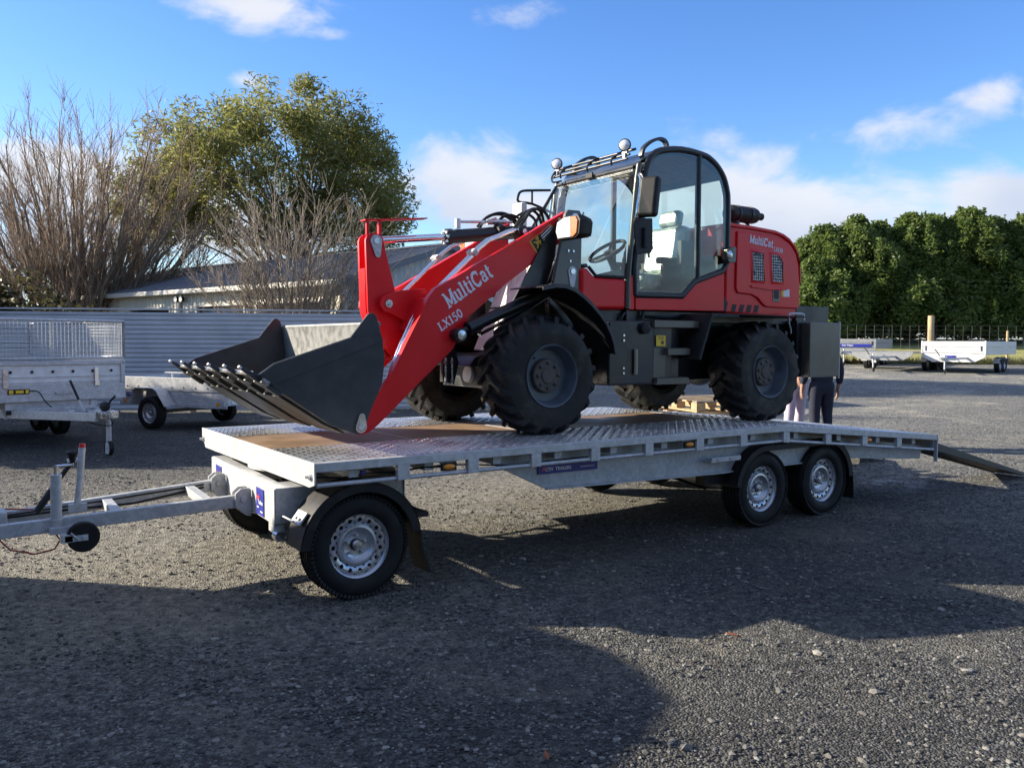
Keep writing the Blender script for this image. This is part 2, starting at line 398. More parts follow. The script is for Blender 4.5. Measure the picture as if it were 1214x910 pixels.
# ------------------------------------------------------------------ lettering drawn from strokes, with slab serifs
def arc(cx, cy, rx, ry, a0, a1, n=12): return [(cx+rx*cos(radians(a0+(a1-a0)*i/n)), cy+ry*sin(radians(a0+(a1-a0)*i/n))) for i in range(n+1)]
def ser(x, y, w=.34): return ([(x-w/2, y), (x+w/2, y)], .09)
GLYPH = {   # advance, strokes (polyline, width) on a cap height of 1
 'M': (1.12, [([(.20,.04),(.20,.96)],.16), ([(.92,.04),(.92,.96)],.22), ([(.18,.93),(.55,.12)],.18), ([(.55,.12),(.94,.93)],.14), ser(.19,.045,.36), ser(.92,.045,.40), ser(.15,.955,.26), ser(.96,.955,.26)]),
 'u': (.78, [([(.17,.64),(.17,.24)]+arc(.36,.22,.19,.17,180,300,8),.19), ([(.58,.04),(.58,.66)],.20), ser(.12,.655,.26), ser(.53,.655,.26), ser(.63,.045,.26)]),
 'l': (.44, [([(.22,.04),(.22,.98)],.20), ser(.22,.045,.40), ser(.17,.955,.24)]),
 't': (.50, [([(.22,.90),(.22,.20)]+arc(.36,.20,.14,.15,180,310,7),.19), ([(.04,.63),(.44,.63)],.11)]),
 'i': (.44, [([(.22,.04),(.22,.66)],.20), ser(.22,.045,.40), ser(.16,.655,.24), ([(.22,.80),(.22,.98)],.21)]),
 'C': (.96, [(arc(.50,.50,.38,.44,50,318,20),.20), ([(.80,.64),(.80,.97)],.09), ([(.82,.12),(.82,.30)],.06)]),
 'a': (.76, [(arc(.32,.22,.20,.17,60,400,16),.14), ([(.12,.56)]+arc(.34,.50,.21,.15,150,0,8)+[(.55,.14),(.66,.06)],.18)]),
 'L': (.86, [([(.24,.04),(.24,.96)],.20), ([(.08,.06),(.76,.06)],.12), ser(.24,.955,.40), ([(.77,.02),(.77,.32)],.09)]),
 'X': (1.0, [([(.18,.94),(.80,.06)],.22), ([(.82,.94),(.16,.06)],.12), ser(.18,.955,.34), ser(.82,.955,.30), ser(.18,.045,.30), ser(.82,.045,.34)]),
 '1': (.62, [([(.32,.04),(.32,.98)],.20), ([(.10,.80),(.32,.95)],.12), ser(.32,.045,.46)]),
 '5': (.80, [([(.66,.92),(.22,.92),(.20,.56)],.14), ([(.18,.52)]+arc(.36,.31,.28,.27,110,-140,14),.17)]),
 '0': (.84, [(arc(.42,.50,.28,.43,0,360,24),.19)]),
 ' ': (.4, []),
}
def lettering(name, text, org, ud, vd, h, m, parent, depth=.002, squash=1.0, loc=None):
    """raised letters: org = left end of the baseline, ud/vd = reading and upward directions, h = cap height"""
    org, ud, vd = Vector(org), Vector(ud).normalized(), Vector(vd).normalized(); nn = ud.cross(vd)
    mb = MB(); x = 0.0; lay = 0
    for ch in text:
        adv, st = GLYPH[ch]
        for pl, w in st:
            lay = (lay+1) % 9; d = depth+lay*.00012
            pts = [Vector(p) for p in pl]; L, R = [], []
            for i in range(len(pts)):
                a = (pts[i]-pts[i-1]).normalized() if i else None; b = (pts[i+1]-pts[i]).normalized() if i < len(pts)-1 else None
                t = ((a or b)+(b or a)).normalized(); nv = Vector((-t.y, t.x)); ref = a or b
                s = min(1.6, 1/max(.4, nv.dot(Vector((-ref.y, ref.x)))))*w/2
                L.append(pts[i]+nv*s); R.append(pts[i]-nv*s)
            for i in range(len(pts)-1):
                q = [L[i], L[i+1], R[i+1], R[i]]
                W3 = [org+ud*((x+p.x)*h*squash)+vd*(p.y*h) for p in q]
                mb.add([p+nn*d for p in W3]+[p for p in W3], [(0,1,2,3),(0,4,5,1),(1,5,6,2),(2,6,7,3),(3,7,4,0)])
        x += adv
    return mb.build(name, m, parent, smooth=0, loc=loc)
def plain_text(name, text, org, ud, vd, h, m, parent, width=None, loc=None):
    cu = bpy.data.curves.new(name, 'FONT'); cu.body = text; cu.size = 1.0; cu.extrude = .004; cu.offset = .016
    to = bpy.data.objects.new(name+'_tmp', cu); COL.objects.link(to)
    bpy.context.view_layer.update()
    me = bpy.data.meshes.new_from_object(to.evaluated_get(bpy.context.evaluated_depsgraph_get()))
    bpy.data.objects.remove(to); me.name = name
    ud, vd = Vector(ud).normalized(), Vector(vd).normalized(); nn = ud.cross(vd)
    xs = [v.co.x for v in me.vertices]; wd = max(xs)-min(xs)
    sx = (width/wd) if width else h/.73; sy = h/.73; x0 = min(xs)
    for v in me.vertices:
        c = v.co.copy(); v.co = Vector(org)+ud*((c.x-x0)*sx)+vd*(c.y*sy)+nn*(.001+(c.z+.004)*.15)
    me.materials.clear(); me.materials.append(MATS[m])
    o = bpy.data.objects.new(name, me); COL.objects.link(o)
    if parent is not None: o.parent = parent
    if loc is not None: o.location = loc
    else:
        w = ORIGIN.get(parent.name) if parent else None
        if w is not None and not parent.get('_part'): o.location = -w
    return o
# ================================================================== ground
def ground_h(a, b):
    """height of the ground: level yard, rising gently towards the paddock on the right"""
    a = np.asarray(a, float); b = np.asarray(b, float)
    t = np.clip((b-22)/22, 0, 1); r = np.clip((a-2)/10, 0, 1); r = r*r*(3-2*r)
    rise = .46*t*t*(3-2*t)+np.clip((b-44)/20, 0, 1)*1.35
    return rise*r
def gh(a, b): return float(ground_h(a, b))
def gravel_fn(k, b):
    p = worldpos(k)
    big = k.noise(p, .35, 5, .6); mid = k.noise(p, 1.6, 6, .62, .4); fine = k.noise(p, 55, 4, .7)
    v = k.n('ShaderNodeTexVoronoi'); k.set(v.inputs['Vector'], p); v.inputs['Scale'].default_value = 85
    cs = k.n('ShaderNodeSeparateColor'); k.set(cs.inputs[0], v.outputs['Color'])
    v2 = k.n('ShaderNodeTexVoronoi'); k.set(v2.inputs['Vector'], p); v2.inputs['Scale'].default_value = 43
    cs2 = k.n('ShaderNodeSeparateColor'); k.set(cs2.inputs[0], v2.outputs['Color'])
    grav = k.mix(k.m('POWER', cs.outputs[0], 1.8), (.038,.040,.042,1), (.345,.340,.315,1))
    grav = k.mix(k.m('MULTIPLY', k.ramp(cs2.outputs[1], .80, .92), .55), grav, (.40,.38,.33,1))
    grav = k.mix(k.m('MULTIPLY', k.ramp(cs2.outputs[2], .70, .90), .65), grav, (.030,.030,.030,1))
    dirt = k.mix(fine, (.26,.238,.185,1), (.47,.425,.335,1))
    sp = k.n('ShaderNodeSeparateXYZ'); k.set(sp.inputs[0], p)
    # dry trodden ground ahead of and below the trailer, darker foreground gravel, plus shade painted in where shadows fall
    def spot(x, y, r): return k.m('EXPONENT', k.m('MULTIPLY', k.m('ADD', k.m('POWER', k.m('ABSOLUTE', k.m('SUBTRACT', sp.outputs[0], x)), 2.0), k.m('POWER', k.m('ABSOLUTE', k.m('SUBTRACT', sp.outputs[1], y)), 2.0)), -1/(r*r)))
    dry = k.m('MAXIMUM', spot(-.6, 2.0, 2.6), spot(2.6, 2.2, 1.8)); dark_gravel_shadow = k.m('MAXIMUM', k.m('MAXIMUM', spot(.2, -3.0, 2.6), spot(3.2, -.6, 2.4)), spot(.2, 8.2, 2.6))
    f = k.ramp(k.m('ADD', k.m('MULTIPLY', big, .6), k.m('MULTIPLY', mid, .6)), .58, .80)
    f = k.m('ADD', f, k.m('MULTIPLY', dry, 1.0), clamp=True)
    c = k.mix(k.m('MULTIPLY', f, .66), grav, dirt)
    pale = k.m('MULTIPLY', k.ramp(k.noise(p, .9, 7, .7, .8), .66, .80), .40)
    c = k.mix(pale, c, (.36,.35,.32,1))
    spill = k.m('MAXIMUM', spot(7.0,.78,.42), k.m('MAXIMUM', spot(2.2,1.75,.30), spot(2.55,1.55,.25)))
    c = k.mix(k.m('MULTIPLY', k.m('MULTIPLY', spill, k.ramp(k.noise(p, 4, 6, .7), .45, .58)), .75), c, (.50,.51,.52,1))
    gr = k.m('ADD', k.m('MULTIPLY', k.ramp(k.noise(p, 13, 7, .85), .36, .66), 1.0), .45)
    gm = k.n('ShaderNodeVectorMath', operation='SCALE'); k.set(gm.inputs[0], c); k.set(gm.inputs['Scale'], gr); c = gm.outputs[0]
    c = k.mix(k.m('MULTIPLY', dark_gravel_shadow, .68), c, (.034,.034,.034,1))
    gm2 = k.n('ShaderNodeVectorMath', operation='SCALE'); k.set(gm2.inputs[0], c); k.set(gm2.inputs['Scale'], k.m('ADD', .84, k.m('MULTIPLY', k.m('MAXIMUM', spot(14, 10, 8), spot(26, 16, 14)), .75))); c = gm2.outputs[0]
    k.set(b.inputs['Base Color'], c); b.inputs['Roughness'].default_value = .9; b.inputs['Specular IOR Level'].default_value = .3
    bn = k.n('ShaderNodeBump'); bn.inputs['Strength'].default_value = .9; bn.inputs['Distance'].default_value = .022
    k.set(bn.inputs['Height'], k.m('ADD', k.m('MULTIPLY', k.m('SUBTRACT', 1.0, v.outputs['Distance']), 1.0), k.m('MULTIPLY', k.noise(p, 18, 5, .7), 1.2)))
    k.set(b.inputs['Normal'], bn.outputs[0])
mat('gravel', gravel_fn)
def stone_fn(k, b):
    at = k.n('ShaderNodeAttribute', attribute_name='tone')
    p = worldpos(k)
    c = k.mix(at.outputs['Fac'], (.032,.032,.032,1), (.36,.345,.31,1))
    k.set(b.inputs['Base Color'], c); b.inputs['Roughness'].default_value = .85
mat('stone', stone_fn)
def grass_fn(k, b):
    p = worldpos(k)
    f = k.ramp(k.noise(p, .5, 5, .6), .35, .65); g = k.noise(p, 9, 5, .7)
    c = k.mix(f, (.27,.28,.07,1), (.38,.34,.13,1)); c = k.mix(k.m('MULTIPLY', g, .5), c, (.12,.13,.03,1))
    k.set(b.inputs['Base Color'], c); b.inputs['Roughness'].default_value = .95
    bn = k.n('ShaderNodeBump'); bn.inputs['Strength'].default_value = .8; bn.inputs['Distance'].default_value = .05
    k.set(bn.inputs['Height'], g); k.set(b.inputs['Normal'], bn.outputs[0])
mat('pasture', grass_fn)
def sheet(name, A, B, m, lift=0.0):
    A = np.asarray(A, float); B = np.asarray(B, float); aa, bb = np.meshgrid(A, B)
    z = ground_h(aa, bb)+lift
    X = CAM[0]+bb*sin(YAW)+aa*cos(YAW); Y = CAM[1]+bb*cos(YAW)-aa*sin(YAW)
    if lift == 0:   # wheel tracks and hollows of a few millimetres
        near = np.clip(1-np.hypot(aa, bb-8)/40, 0, 1)
        z = z+near*(.010*np.sin(X*1.7+.6*np.sin(Y*1.1))*np.sin(Y*2.1+1.0)+.006*np.sin(X*4.3+Y*2.7)-.010)
    n, k = aa.shape; idx = np.arange(n*k).reshape(n, k)
    f = np.stack([idx[:-1,:-1], idx[:-1,1:], idx[1:,1:], idx[1:,:-1]], -1).reshape(-1, 4)
    o = raw(name, np.stack([X, Y, z], -1).reshape(-1, 3), f, m, smooth=True); o['kind'] = 'structure'; return o
g_ = lambda lo, hi, n: np.linspace(lo, hi, n)
A_ = np.concatenate([[-1500,-500,-200,-90,-50], g_(-30,30,151), [36,45,60,90,200,500,1500]])
B_ = np.concatenate([[-600,-200,-60,-25,-12], g_(-6,26,108), g_(27,70,30), [80,110,200,500,1000,2500]])
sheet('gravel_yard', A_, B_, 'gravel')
edge = lambda a: 43.2+.6*np.sin(a*.31)
GA = np.concatenate([g_(8,60,80), [80,120,300,1000]]); GB = np.concatenate([g_(43.2,72,26), [90,140,300,900,2400]])
sheet('paddock_grass', GA, GB, 'pasture', .012)
# loose stones, thickest where the photographer stands
def stones(name, n, b0, b1, s0, s1, tones, seed, pw=1.6):
    r = np.random.default_rng(seed)
    ico = np.array([(0,0,1),(.894,0,.447),(.276,.851,.447),(-.724,.526,.447),(-.724,-.526,.447),(.276,-.851,.447),(.724,.526,-.447),(-.276,.851,-.447),(-.894,0,-.447),(-.276,-.851,-.447),(.724,-.526,-.447),(0,0,-1)], float)
    fc = np.array([(0,1,2),(0,2,3),(0,3,4),(0,4,5),(0,5,1),(1,6,2),(2,7,3),(3,8,4),(4,9,5),(5,10,1),(6,7,2),(7,8,3),(8,9,4),(9,10,5),(10,6,1),(11,7,6),(11,8,7),(11,9,8),(11,10,9),(11,6,10)])
    b = b0+(b1-b0)*r.random(n)**pw; a = (r.random(n)*2-1)*(b*.68+.5)
    # stones gather in drifts
    dens = .5+.5*np.sin(a*1.3+1.7*np.sin(b*.9))*np.sin(b*1.1+a*.4); keep = r.random(n) < .35+.65*dens; a, b = a[keep], b[keep]; n = len(a)
    s = s0*np.exp(r.normal(0, .45, n)); s = np.clip(s, s0*.5, s1)
    V3 = ico[None]*(1+r.normal(0, .16, (n, 12, 1)))
    V3 = V3*np.stack([1+.35*r.random(n), .7+.3*r.random(n), .40+.30*r.random(n)], -1)[:,None,:]*s[:,None,None]
    t = r.random(n)*2*pi; c, s_ = np.cos(t)[:,None], np.sin(t)[:,None]
    X = V3[:,:,0]*c-V3[:,:,1]*s_; Y = V3[:,:,0]*s_+V3[:,:,1]*c
    px = CAM[0]+b*sin(YAW)+a*cos(YAW); py = CAM[1]+b*cos(YAW)-a*sin(YAW); pz = ground_h(a, b)
    near = np.clip(1-np.hypot(a, b-8)/40, 0, 1); pz = pz+near*(.010*np.sin(px*1.7+.6*np.sin(py*1.1))*np.sin(py*2.1+1.0)+.006*np.sin(px*4.3+py*2.7)-.010)
    P = np.stack([X+px[:,None], Y+py[:,None], V3[:,:,2]+(pz+s*.12)[:,None]], -1).reshape(-1, 3)
    F = (fc[None]+(np.arange(n)*12)[:,None,None]).reshape(-1, 3)
    o = raw(name, P, F, 'stone', kind='stuff')
    at = o.data.attributes.new('tone', 'FLOAT', 'FACE'); tone = tones[0]+(tones[1]-tones[0])*r.random(n)**2.2
    at.data.foreach_set('value', np.repeat(tone, 20).astype(np.float32)); return o
tag(stones('gravel_stones', 120000, 2.2, 20, .0062, .017, (.0,.62), 3), 'grey gravel chips scattered loose over the yard', 'gravel')
tag(stones('pale_stones', 750, 2.3, 15, .012, .026, (.30,.95), 5), 'larger pale stones lying about the gravel yard', 'stones')
# ================================================================== wheels
def road_wheel(parent, loc, out=-1, R=.312, w=.195, rim=.195, name='wheel', simple=False):
    """tyre > rim, hub_cap, valve. The axle lies along Y; out=-1 shows its face towards -Y"""
    s = out; h = w/2; mb = MB(); n = 56 if not simple else 28
    prof = [(rim-.012, h*.80*s), (rim+.004, h*.93*s), (rim+.03, h*1.0*s), (R-.045, h*.98*s), (R-.018, h*.86*s), (R-.006, h*.74*s)]
    if not simple:
        for g in (.48, .16, -.16, -.48): prof += [(R, (g+.10)*h*s), (R-.009, (g+.08)*h*s), (R-.009, (g-.08)*h*s), (R, (g-.10)*h*s)]
    prof += [(R-.006, -h*.74*s), (R-.018, -h*.86*s), (R-.045, -h*.98*s), (rim+.004, -h*.93*s), (rim-.02, -h*.8*s)]
    mb.lathe(prof, (0,0,0), 'Y', n, caps=False)
    if not simple:      # shoulder sipes
        for i in range(72):
            a = 2*pi*i/72
            for q in (1, -1):
                M = Matrix.Rotation(-a, 4, 'Y') @ Matrix.Translation((R-.010, q*h*.80, 0)) @ Matrix.Rotation(q*.32, 4, 'Z')
                mb.box(-.008, .011, -.018, .016, -.0095, .0095, M)
    t = mb.build(name, 'tyre_rubber', parent, smooth=40, loc=loc)
    t['_part'] = 1
    mb = MB(); f = h*.80*s
    # rim flange and well
    mb.lathe([(rim-.006, f*1.02), (rim+.006, f*1.16), (rim+.010, f*1.10), (rim+.002, f*.9), (rim-.016, f*.80), (rim*.885, f*.70), (rim*.872, f*.60), (rim*.872, -f*.9)], (0,0,0), 'Y', n, caps=False)
    r0, r1 = rim*.64, rim*.875; yf = f*.60; nh = 15 if not simple else 10
    # ring of the disc with round ventilation holes cut through it
    for i in range(nh):
        a0 = 2*pi*i/nh; da = 2*pi/nh; rc = (r0+r1)/2; hr = rim*.066; outer, inner = [], []
        for j in range(12):
            b = 2*pi*j/12; inner.append((rc+hr*cos(b), a0+da/2+hr*sin(b)/rc))
            q = max(abs(cos(b)), abs(sin(b))); outer.append((rc+(r1-r0)/2*cos(b)/q, a0+da/2+da/2*sin(b)/q))
        def P(p, y): return (p[0]*cos(p[1]), y-(.010*s if p[0] < rc else 0)*(rc-p[0])/(rc-r0), p[0]*sin(p[1]))
        vs = [P(p, yf) for p in outer]+[P(p, yf) for p in inner]+[P(p, yf-.012*s) for p in inner]
        fs = [(j, (j+1) % 12, 12+(j+1) % 12, 12+j) for j in range(12)]+[(12+j, 12+(j+1) % 12, 24+(j+1) % 12, 24+j) for j in range(12)]
        mb.add(vs, fs)
    # the raised centre: rolls out, dips in, flat with nuts
    y0 = yf-.010*s
    mb.lathe([(r0+.001, y0), (r0-.008, y0+.014*s), (r0-.022, y0+.016*s), (r0-.042, y0-.012*s), (r0-.058, y0-.020*s), (.028, y0-.018*s), (.0, y0-.018*s)], (0,0,0), 'Y', n, caps=False)
    for i in range(5):
        a = 2*pi*i/5+.3
        mb.lathe([(.0095, y0-.019*s), (.0095, y0+.002*s), (.0, y0+.004*s)], (.056*cos(a), 0, .056*sin(a)), 'Y', 6)
    r = mb.build('rim', 'wheel_silver', t, smooth=35, loc=(0,0,0))
    mb = MB(); mb.lathe([(.030, y0-.019*s), (.030, y0+.012*s), (.024, y0+.018*s), (0, y0+.020*s)], (0,0,0), 'Y', 20)
    mb.build('hub_cap', 'steel', t, smooth=40, loc=(0,0,0))
    mb = MB(); mb.lathe([(rim-.03, yf-.035*s), (.0, yf-.034*s)], (0,0,0), 'Y', 24, caps=False); mb.lathe([(.022, y0-.012*s), (.036, y0-.012*s), (.036, y0-.016*s), (.03, y0-.010*s)], (0,0,0), 'Y', 20, caps=False)
    mb.build('brake_drum', 'black_paint', t, loc=(0,0,0))
    return t

# ================================================================== the flatbed trailer
TW = 2.35; TC = TW/2
def deckz(x): return .835 if x < 4.1 else .835-(x-4.1)*.0925
trailer = thing('flatbed_trailer', 'long galvanised flatbed trailer with checker plate deck carrying the red loader', 'trailer', (3.0, TC, 0), world=True)
def side_rail(y0, y1):
    mb = MB()
    mb.prism([(0,.835),(4.1,.835),(6.43,.6195),(6.43,.566),(4.1,.783),(0,.783)], 'Y', y0, y1)
    return mb.build('side_rail', 'galvanised', trailer, bevel=.004)
side_rail(0, .05); side_rail(TW-.05, TW)
for yy in (.022, TW-.022):
    mb = MB(); mb.tube([(.012,yy,.705),(2,yy,.706),(4.1,yy,.705),(6.40,yy,.474)], .0135, 10)
    mb.build('tie_rail', 'galvanised', trailer)
PX = [.55,1.04,1.53,2.04,2.55,3.08,3.58,4.11,4.68,5.22,5.77]
for yy in (0, TW):
    for x in PX:
        z0 = deckz(x)-.054; y0, y1 = (.003,.036) if yy == 0 else (TW-.036, TW-.003)
        mb = MB(); sl = 0 if x < 4.1 else -.0925*.08
        mb.prism([(x-.04,z0+.003),(x+.04,z0+.003+sl),(x+.04,z0-.086+sl),(x-.04,z0-.086)], 'Y', y0-.006 if yy == 0 else y0, y1 if yy == 0 else y1+.006)
        mb.build('stake_pocket', 'galvanised', trailer, bevel=.003)
mb = MB(); mb.prism([(-.004,.8375),(TW+.004,.8375),(TW+.004,.775),(TW-.09,.690),(.075,.690),(-.004,.712)], 'X', -.012, -.0005)
fp = mb.build('front_plate', 'galvanised', trailer, bevel=.003)
for y in (.045, TW-.045):
    mb = MB(); mb.lathe([(.022,-.013),(.022,-.018),(.012,-.019),(.012,-.028),(0,-.028)], (0,y,.752), 'X', 6)
    mb.lathe([(.010,-.013),(.010,-.034),(0,-.035)], (0,y+.03,.752), 'X', 8); mb.build('bolt', 'steel', fp)
mb = MB()
for y0, y1 in ((-.002,.035), (TW-.035, TW+.002)): mb.prism([(y0,.6215),(y1,.6215),(y1,.352),(y0,.352)], 'X', 6.431, 6.448)
mb.box(6.428,6.446, .04, TW-.04, .47,.617); mb.build('rear_plate', 'galvanised', trailer, bevel=.003)
# deck: checker plate along both edges, panels of film-faced plywood between
def deckplate(y0, y1, x0, x1, nm):
    mb = MB(); mb.prism([(x0,deckz(x0)),(x1,deckz(x1)),(x1,deckz(x1)-.006),(x0,deckz(x0)-.006)], 'Y', y0, y1)
    return mb.build(nm, 'checker_plate', trailer)
def tread(plate, y0, y1, x0, x1):
    vs, fs = [], []; p = .0465
    nx = int((x1-x0)/p); ny = int((y1-y0)/p)
    for i in range(nx):
        for j in range(ny):
            cx = x0+(i+.5)*(x1-x0)/nx; cy = y0+(j+.5)*(y1-y0)/ny; z = deckz(cx); sl = 0 if cx < 4.1 else -.0925
            d = 1 if (i+j) % 2 else -1
            ux, uy = cos(.785), sin(.785)*d; L, w = .0230, .0115
            q = [(-L,0,0),(-L*.4,-w,0),(L*.4,-w,0),(L,0,0),(L*.4,w,0),(-L*.4,w,0),(-L*.45,0,.0052),(L*.45,0,.0052)]
            o = len(vs)
            for a, b, h in q:
                X = a*ux-b*uy; Y = a*uy+b*ux; vs.append((cx+X-ORIGIN[trailer.name].x, cy+Y-ORIGIN[trailer.name].y, z+X*sl+h+.0003))
            for f in ((0,1,6),(1,2,7,6),(2,3,7),(3,4,7),(4,5,6,7),(5,0,6)):
                fs.append([o+k for k in f] if len(f) == 4 else [o+f[0], o+f[1], o+f[2], o+f[2]])
    mb = MB(); mb.v = vs; mb.f = [tuple(dict.fromkeys(f)) for f in fs]
    o = mb.build('tread_pattern', 'checker_plate', plate, kind='stuff', smooth=0, loc=None)
    o.location = -Vector(plate.location)
    return o
YA, YB = .775, 1.615
for (a, b) in ((.05, YA-.004), (YB+.004, TW-.05)):
    for (x0, x1) in ((.002, 1.37), (1.374, 2.74), (2.744, 4.098)):
        pl = deckplate(a, b, x0, x1, 'deck_plate'); pl['_part'] = 1; tread(pl, a+.008, b-.008, x0, x1)
for (x0, x1) in ((4.103, 5.26), (5.264, 6.425)):
    pl = deckplate(.05, TW-.05, x0, x1, 'deck_plate'); pl['_part'] = 1; tread(pl, .058, TW-.058, x0, x1)
xs = [.004, 1.02, 2.03, 3.04, 4.096]
for i in range(4):
    mb = MB(); mb.box(xs[i]+.008, xs[i+1]-.008, YA, YB, .818, .8325); mb.build('deck_panel', 'plywood', trailer, bevel=.002)
mb = MB()
for x in xs[1:-1]: mb.box(x-.007, x+.007, YA, YB, .80, .8345)
for y in (YA-.002, YB+.002): mb.box(.004, 4.096, y-.0018, y+.0018, .80, .8355)
mb.build('joint_strip', 'galvanised', trailer)
# structure below the deck
for y in (.135, TW-.16):
    mb = MB(); mb.prism([(1.20,.782),(1.27,.715),(1.70,.515),(3.38,.478),(5.0,.478),(6.36,.372),(6.40,.50),(4.1,.775),(3.4,.782)], 'Y', y, y+.025)
    mb.prism([(1.70,.521),(3.38,.484),(5.0,.484),(5.0,.474),(3.38,.472),(1.70,.508)], 'Y', y-.03, y)
    mb.build('side_beam', 'galvanised_old', trailer, bevel=.002)
for x in (.25,.75,1.25,1.75,2.25,2.75,3.25,3.75,4.3,4.9,5.5,6.1):
    mb = MB(); z = deckz(x); mb.box(x-.03, x+.03, .052, TW-.052, z-.105, z-.012); mb.build('cross_member', 'galvanised_old', trailer)
mb = MB(); mb.box(.30, 1.2, .72, .78, .69, .81); mb.box(.30,1.2,TW-.78,TW-.72,.69,.81); mb.lathe([(.36,0),(.42,0),(.42,.035),(.36,.035)], (.42,TC,.662), 'Z', 40, closed=True)
mb.build('turntable', 'galvanised_old', trailer)
# signs and lamps
mb = MB(); mb.prism([(1.635,.618),(2.16,.615),(2.16,.682),(1.635,.685)], 'Y', .122, .1325)
sg = mb.build('sign_board', 'blue_sign_dark', trailer); sg['_part'] = 1
for tx, x, z, h, mm in (('A', 1.665, .636, .034, 'sign_red'), ('ctiv  Trailers'.upper(), 1.692, .637, .024, 'white_print'), ('www.activtrailers.co.nz', 2.0, .642, .010, 'white_print')):
    plain_text('lettering', tx, (x,.1215,z), (1,0,-.004), (0,0,1), h, mm, sg, loc=(0,0,0))
for x in (.87, 2.98, 5.30):
    z = deckz(x)-.088; mb = MB(); mb.box(x-.055, x+.055, .012, .03, z-.025, z+.025); mo = mb.build('marker_lamp', 'black_plastic', trailer, bevel=.004); mo['_part'] = 1
    mb = MB(); mb.ball((x,.012,z), (.044,.012,.018), 14); mb.build('lens', 'amber_lens', mo, loc=(0,0,0))
    mb = MB(); mb.box(x-.06,x+.06,.03,.034,z+.02,deckz(x)-.03); mb.build('lamp_bracket','galvanised_old',trailer)
# wiring under the front edge
mb = MB(); mb.tube([(.02,.10,.742),(.2,.09,.728),(.35,.08,.742),(.5,.07,.735),(.7,.06,.752),(.84,.03,.747)], .006, 6); mb.tube([(.5,.07,.735),(.9,.09,.75),(1.4,.12,.70),(2.3,.14,.71)], .005, 6)
mb.build('cable', 'black_plastic', trailer)
mb = MB(); mb.box(.30,.33,.055,.075,.742,.765); mb.build('cable_plug', 'blue_sign', trailer)
# wheels: three a side
W1, W2, W3 = .300, 3.913, 4.732; yn, yf = .062+.098, 2.19
o3 = ORIGIN[trailer.name]
w0 = road_wheel(trailer, Vector((W1, yn, .312))-o3, rim=.202)
for x in (W2, W3): w = dup_tree(w0, trailer, Vector((x, yn, .312))-o3); w.rotation_euler = (0, x*2.1, 0)
for x in (W1+.10, W2, W3):
    w = dup_tree(w0, trailer, Vector((x, yf, .312))-o3); w.rotation_euler = (0, 0, pi)
for x in (W1+.05, W2, W3):
    mb = MB(); mb.box(x-.035, x+.035, .27, 2.08, .275, .345); mb.lathe([(.06,-.99),(.06,.99)], (x,TC,.31), 'Y', 14); mb.build('axle', 'galvanised_old', trailer)
mb = MB(); mb.box(3.55,5.1,.36,.42,.36,.47); mb.box(3.55,5.1,TW-.42,TW-.36,.36,.47); mb.tube([(3.20,.5,.44),(3.35,.45,.38),(3.58,.40,.30)],.012,6); mb.build('suspension', 'black_paint', trailer)
# front mudguard: rolled top, outer skirt, flap
def mudguard(cx, ya, yb, a0, a1, r0=.325, r1=.385, skirt=.02):
    n = 26; A = [radians(a0+(a1-a0)*i/n) for i in range(n+1)]
    mb = MB(); C = (cx,.312); po = [(C[0]+r1*cos(a), C[1]+r1*sin(a)) for a in A]; pi_ = [(C[0]+r0*cos(a), C[1]+r0*sin(a)) for a in A]
    mb._strip([Vector(p) for p in po], [Vector((C[0]+(r1-.008)*cos(a), C[1]+(r1-.008)*sin(a))) for a in A], 'Y', ya, yb)
    mb._strip([Vector(p) for p in po], [Vector(p) for p in pi_], 'Y', ya, ya+.012)
    mb._strip([Vector(p) for p in po], [Vector(p) for p in pi_], 'Y', yb-.012, yb)
    return mb
g = mudguard(W1+.005, .035, .275, 176, 8).build('mudguard', 'black_plastic', trailer, bevel=.003); g['_part'] = 1
mb = MB(); mb.strip([(.688,.37),(.70,.25),(.755,.09)], 'Y', .045, .265, .006); mb.build('mud_flap', 'black_plastic', g, loc=(0,0,0))
mb = MB(); mb.box(.655,.745,.05,.26,.445,.475, Matrix.Translation((0,0,0))); mb.build('mudguard_stay', 'black_plastic', g, loc=(0,0,0))
mb = MB(); M = Matrix.Translation((-.04,.19,.52)) @ Matrix.Rotation(radians(-52),4,'Y'); mb.box(-.05,.03,-.115,.02,-.005,.005,M); mb.box(-.05,-.042,-.03,.16,-.04,.015,M)
for q in (-.085,-.03): mb.ball(M @ Vector((-.02,q,.008)), .009, 8)
mb.build('mudguard_bracket', 'galvanised_old', trailer)
g = mudguard(W1+.10, 2.07, 2.31, 176, 8).build('mudguard', 'black_plastic', trailer, bevel=.003); g['_part'] = 1
mb = MB(); mb.strip([(.79,.37),(.80,.25),(.855,.09)], 'Y', 2.09, 2.29, .006); mb.build('mud_flap', 'black_plastic', g, loc=(0,0,0))
